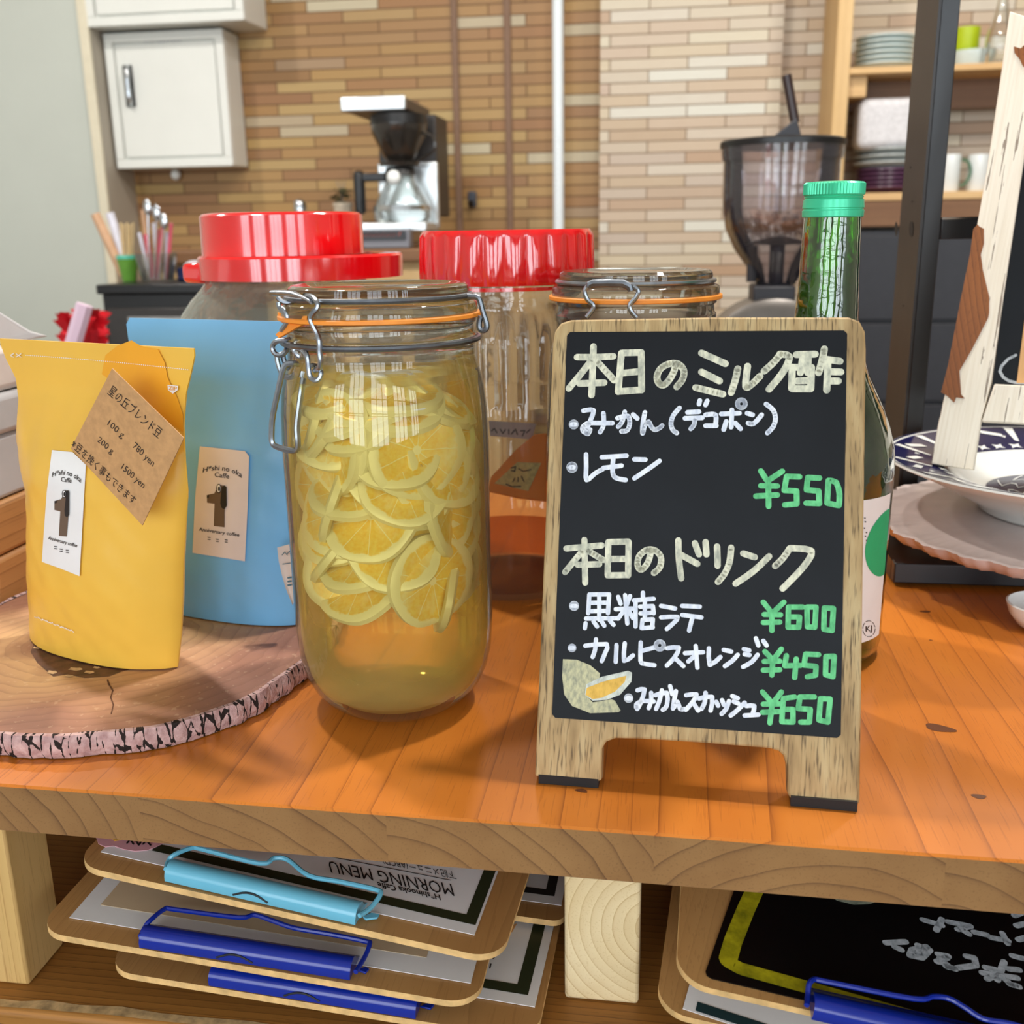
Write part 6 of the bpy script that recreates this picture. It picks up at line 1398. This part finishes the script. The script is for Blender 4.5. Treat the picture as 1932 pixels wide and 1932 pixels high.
# fourth clipboard, further back
P4 = Pl(T3.at(860, 1712, .0085), T3.at(1064, 1740, .0085)-T3.at(860, 1712, .0085), T3.v)
w4 = (T3.at(1064, 1740, .0085)-T3.at(860, 1712, .0085)).length
c4, _ = clipboard(P4, w4, .25, 'menu clipboard with black bordered sheet peeping out behind the left stack', CG, .008)
pb_ = V(P4.uv(1059, 1710)); pa = V(P4.uv(900, 1690)); dd = V((1, 0)); qq = V((0, 1))
s4_ = MB().poly(P4, [(pb_.x-.05, pb_.y), (pb_.x, pb_.y), (pb_.x, pb_.y+.2), (pb_.x-.05, pb_.y+.2)], .0004, .0008).build('menu_sheet', M['paper'], c4, angle=0)
c_ = V(P4.uv(1038, 1687)); mb = MB(); mb.stroke(P4, [(c_.x, c_.y), (c_.x-.04, c_.y)], .006, .0010, False); mb.stroke(P4, [(c_.x, c_.y-.003), (c_.x, c_.y+.18)], .006, .00102, False); mb.build('menu_border', M['ink'], s4_, angle=0)
# right clipboards
T5, w5 = clip_plane((1275, 1850), (2080, 2030), (2110, 1850), -.078, -.098)
bk5 = None
P0, P1 = onz(1275, 1850, -.074), onz(2080, 2030, -.102)
bp_ = onz(1340, 1678, -.066)
T5 = Pl(P0, P1-P0, bp_-P0); w5 = .232
RG = 'menu clipboards right of the raw pine post'
c5, _ = clipboard(T5, w5, .30, 'upper right clipboard, black hand-written menu with yellow border and royal blue clip', RG)
S3 = .37888; g3 = lambda L: [(1200+x*S3, 1420+y*S3) for x, y in L]
bk_l = g3([(345, 1095), (352, 1115), (375, 1130)]); a_ = V(T5.uv(*bk_l[2])); a0_ = V(T5.uv(*bk_l[0])); tl_ = V(T5.uv(1385.7, 1677.7)); fr2 = V(T5.uv(1200+850*S3, 1420+1240*S3)); d5 = (fr2-a_).normalized(); e5 = (tl_-a0_).normalized()
bp5 = MB().poly(T5, [tuple(a0_), tuple(V(T5.uv(*bk_l[1]))), tuple(a_), tuple(a_+d5*.2), tuple(a_+d5*.2+e5*.27), tuple(a0_+e5*.27)], .0003, .0009).build('black_sheet', M['board2'], c5, angle=0)
mb = MB()
yb_ = [T5.uv(*p) for p in g3([(590, 690), (540, 800), (480, 950), (455, 1040)])]
mb.stroke(T5, yb_, .0092, .0012); yb2 = [V(T5.uv(*p)) for p in g3([(455, 1050), (520, 1085), (860, 1180)])]
mb.stroke(T5, [tuple(p) for p in yb2]+[tuple(yb2[-1]+(yb2[-1]-yb2[-2]).normalized()*.12)], .0080, .0013); mb.build('yellow_border', M['yellowmark'], bp5, angle=0)
mb = MB()
for st_ in ([(1240, 955), (1340, 950)], [(1285, 975), (1318, 990)], [(1445, 975), (1372, 990), (1360, 1018), (1420, 1030), (1460, 990), (1400, 968)], [(1400, 1002), (1440, 1012)],
            [(1495, 1048), (1535, 1055), (1560, 1075)], [(1500, 1012), (1552, 1022)], [(1510, 1035), (1545, 1030)], [(1600, 1080), (1690, 1068), (1682, 1030), (1640, 1022)], [(1540, 1072), (1552, 1078)], [(1572, 1080), (1586, 1086)],
            [(1720, 1105), (1895, 1130)], [(1735, 1078), (1790, 1090)], [(1830, 1050), (1795, 1140)], [(1850, 1085), (1905, 1090)], [(1745, 1135), (1775, 1120)], [(1820, 1125), (1850, 1150)], [(1856, 1160), (1872, 1165)], [(1886, 1168), (1904, 1174)],
            [(1425, 840), (1520, 868)], [(1520, 838), (1492, 892)], [(1550, 850), (1662, 872), (1598, 888)], [(1612, 885), (1655, 912)], [(1680, 902), (1745, 916)], [(1760, 928), (1850, 945)], [(1822, 908), (1846, 958)],
            [(1880, 820), (1930, 800)], [(1890, 870), (1935, 860)], [(1900, 940), (1935, 930)], [(1870, 1020), (1932, 1035)]):
    mb.stroke(T5, [T5.uv(*p) for p in g3(st_)], .0036, .0012)
mb.build('menu_lettering', M['greymark'], bp5, angle=0)
sm = [T5.uv(*p) for p in g3([(940, 710), (1000, 745), (1080, 765), (1160, 762), (1210, 745), (1190, 720), (1060, 700)])]
MB().poly(T5, sm, .0012, .0013).build('food_drawing', marker('pale_food_marker', (150, 152, 130), (90, 96, 84), 200), bp5, angle=0)
clip(c5, T5, (1530, 1926), (1990, 2030), M['clipnavy'], [(1522, 1897), (1524, 1876), (1527, 1856), (1537, 1848), (1560, 1852), (1723, 1884), (1761, 1880), (1791, 1884), (1821, 1901), (1855, 1922), (1905, 1931), (1950, 1945), (1960, 1956), (1950, 1970)])
P0, P1 = onz(1236, 1905, -.100), onz(2050, 2090, -.118); bp_ = onz(1300, 1740, -.094)
T6 = Pl(P0, P1-P0, bp_-P0)
c6, _ = clipboard(T6, .232, .28, 'lower right clipboard under the black menu, white sheet with dark band', RG)
a_ = V(T6.uv(*g3([(232, 1280)])[0])); b_ = V(T6.uv(*g3([(430, 1345)])[0])); d6 = (b_-a_).normalized(); q6 = V((-d6.y, d6.x))
s6 = MB().poly(T6, [tuple(a_), tuple(a_+d6*.19), tuple(a_+d6*.19+q6*.2), tuple(a_+q6*.2)], .0004, .0008).build('menu_sheet', M['paper'], c6, angle=0)
a2_ = V(T6.uv(*g3([(300, 1270)])[0])); mb = MB(); mb.stroke(T6, [tuple(a2_), tuple(a2_+d6*.16)], .006, .0011, False); mb.build('menu_border', plain('dark_teal_print', (20, 52, 56), .5, var=0), s6, angle=0)
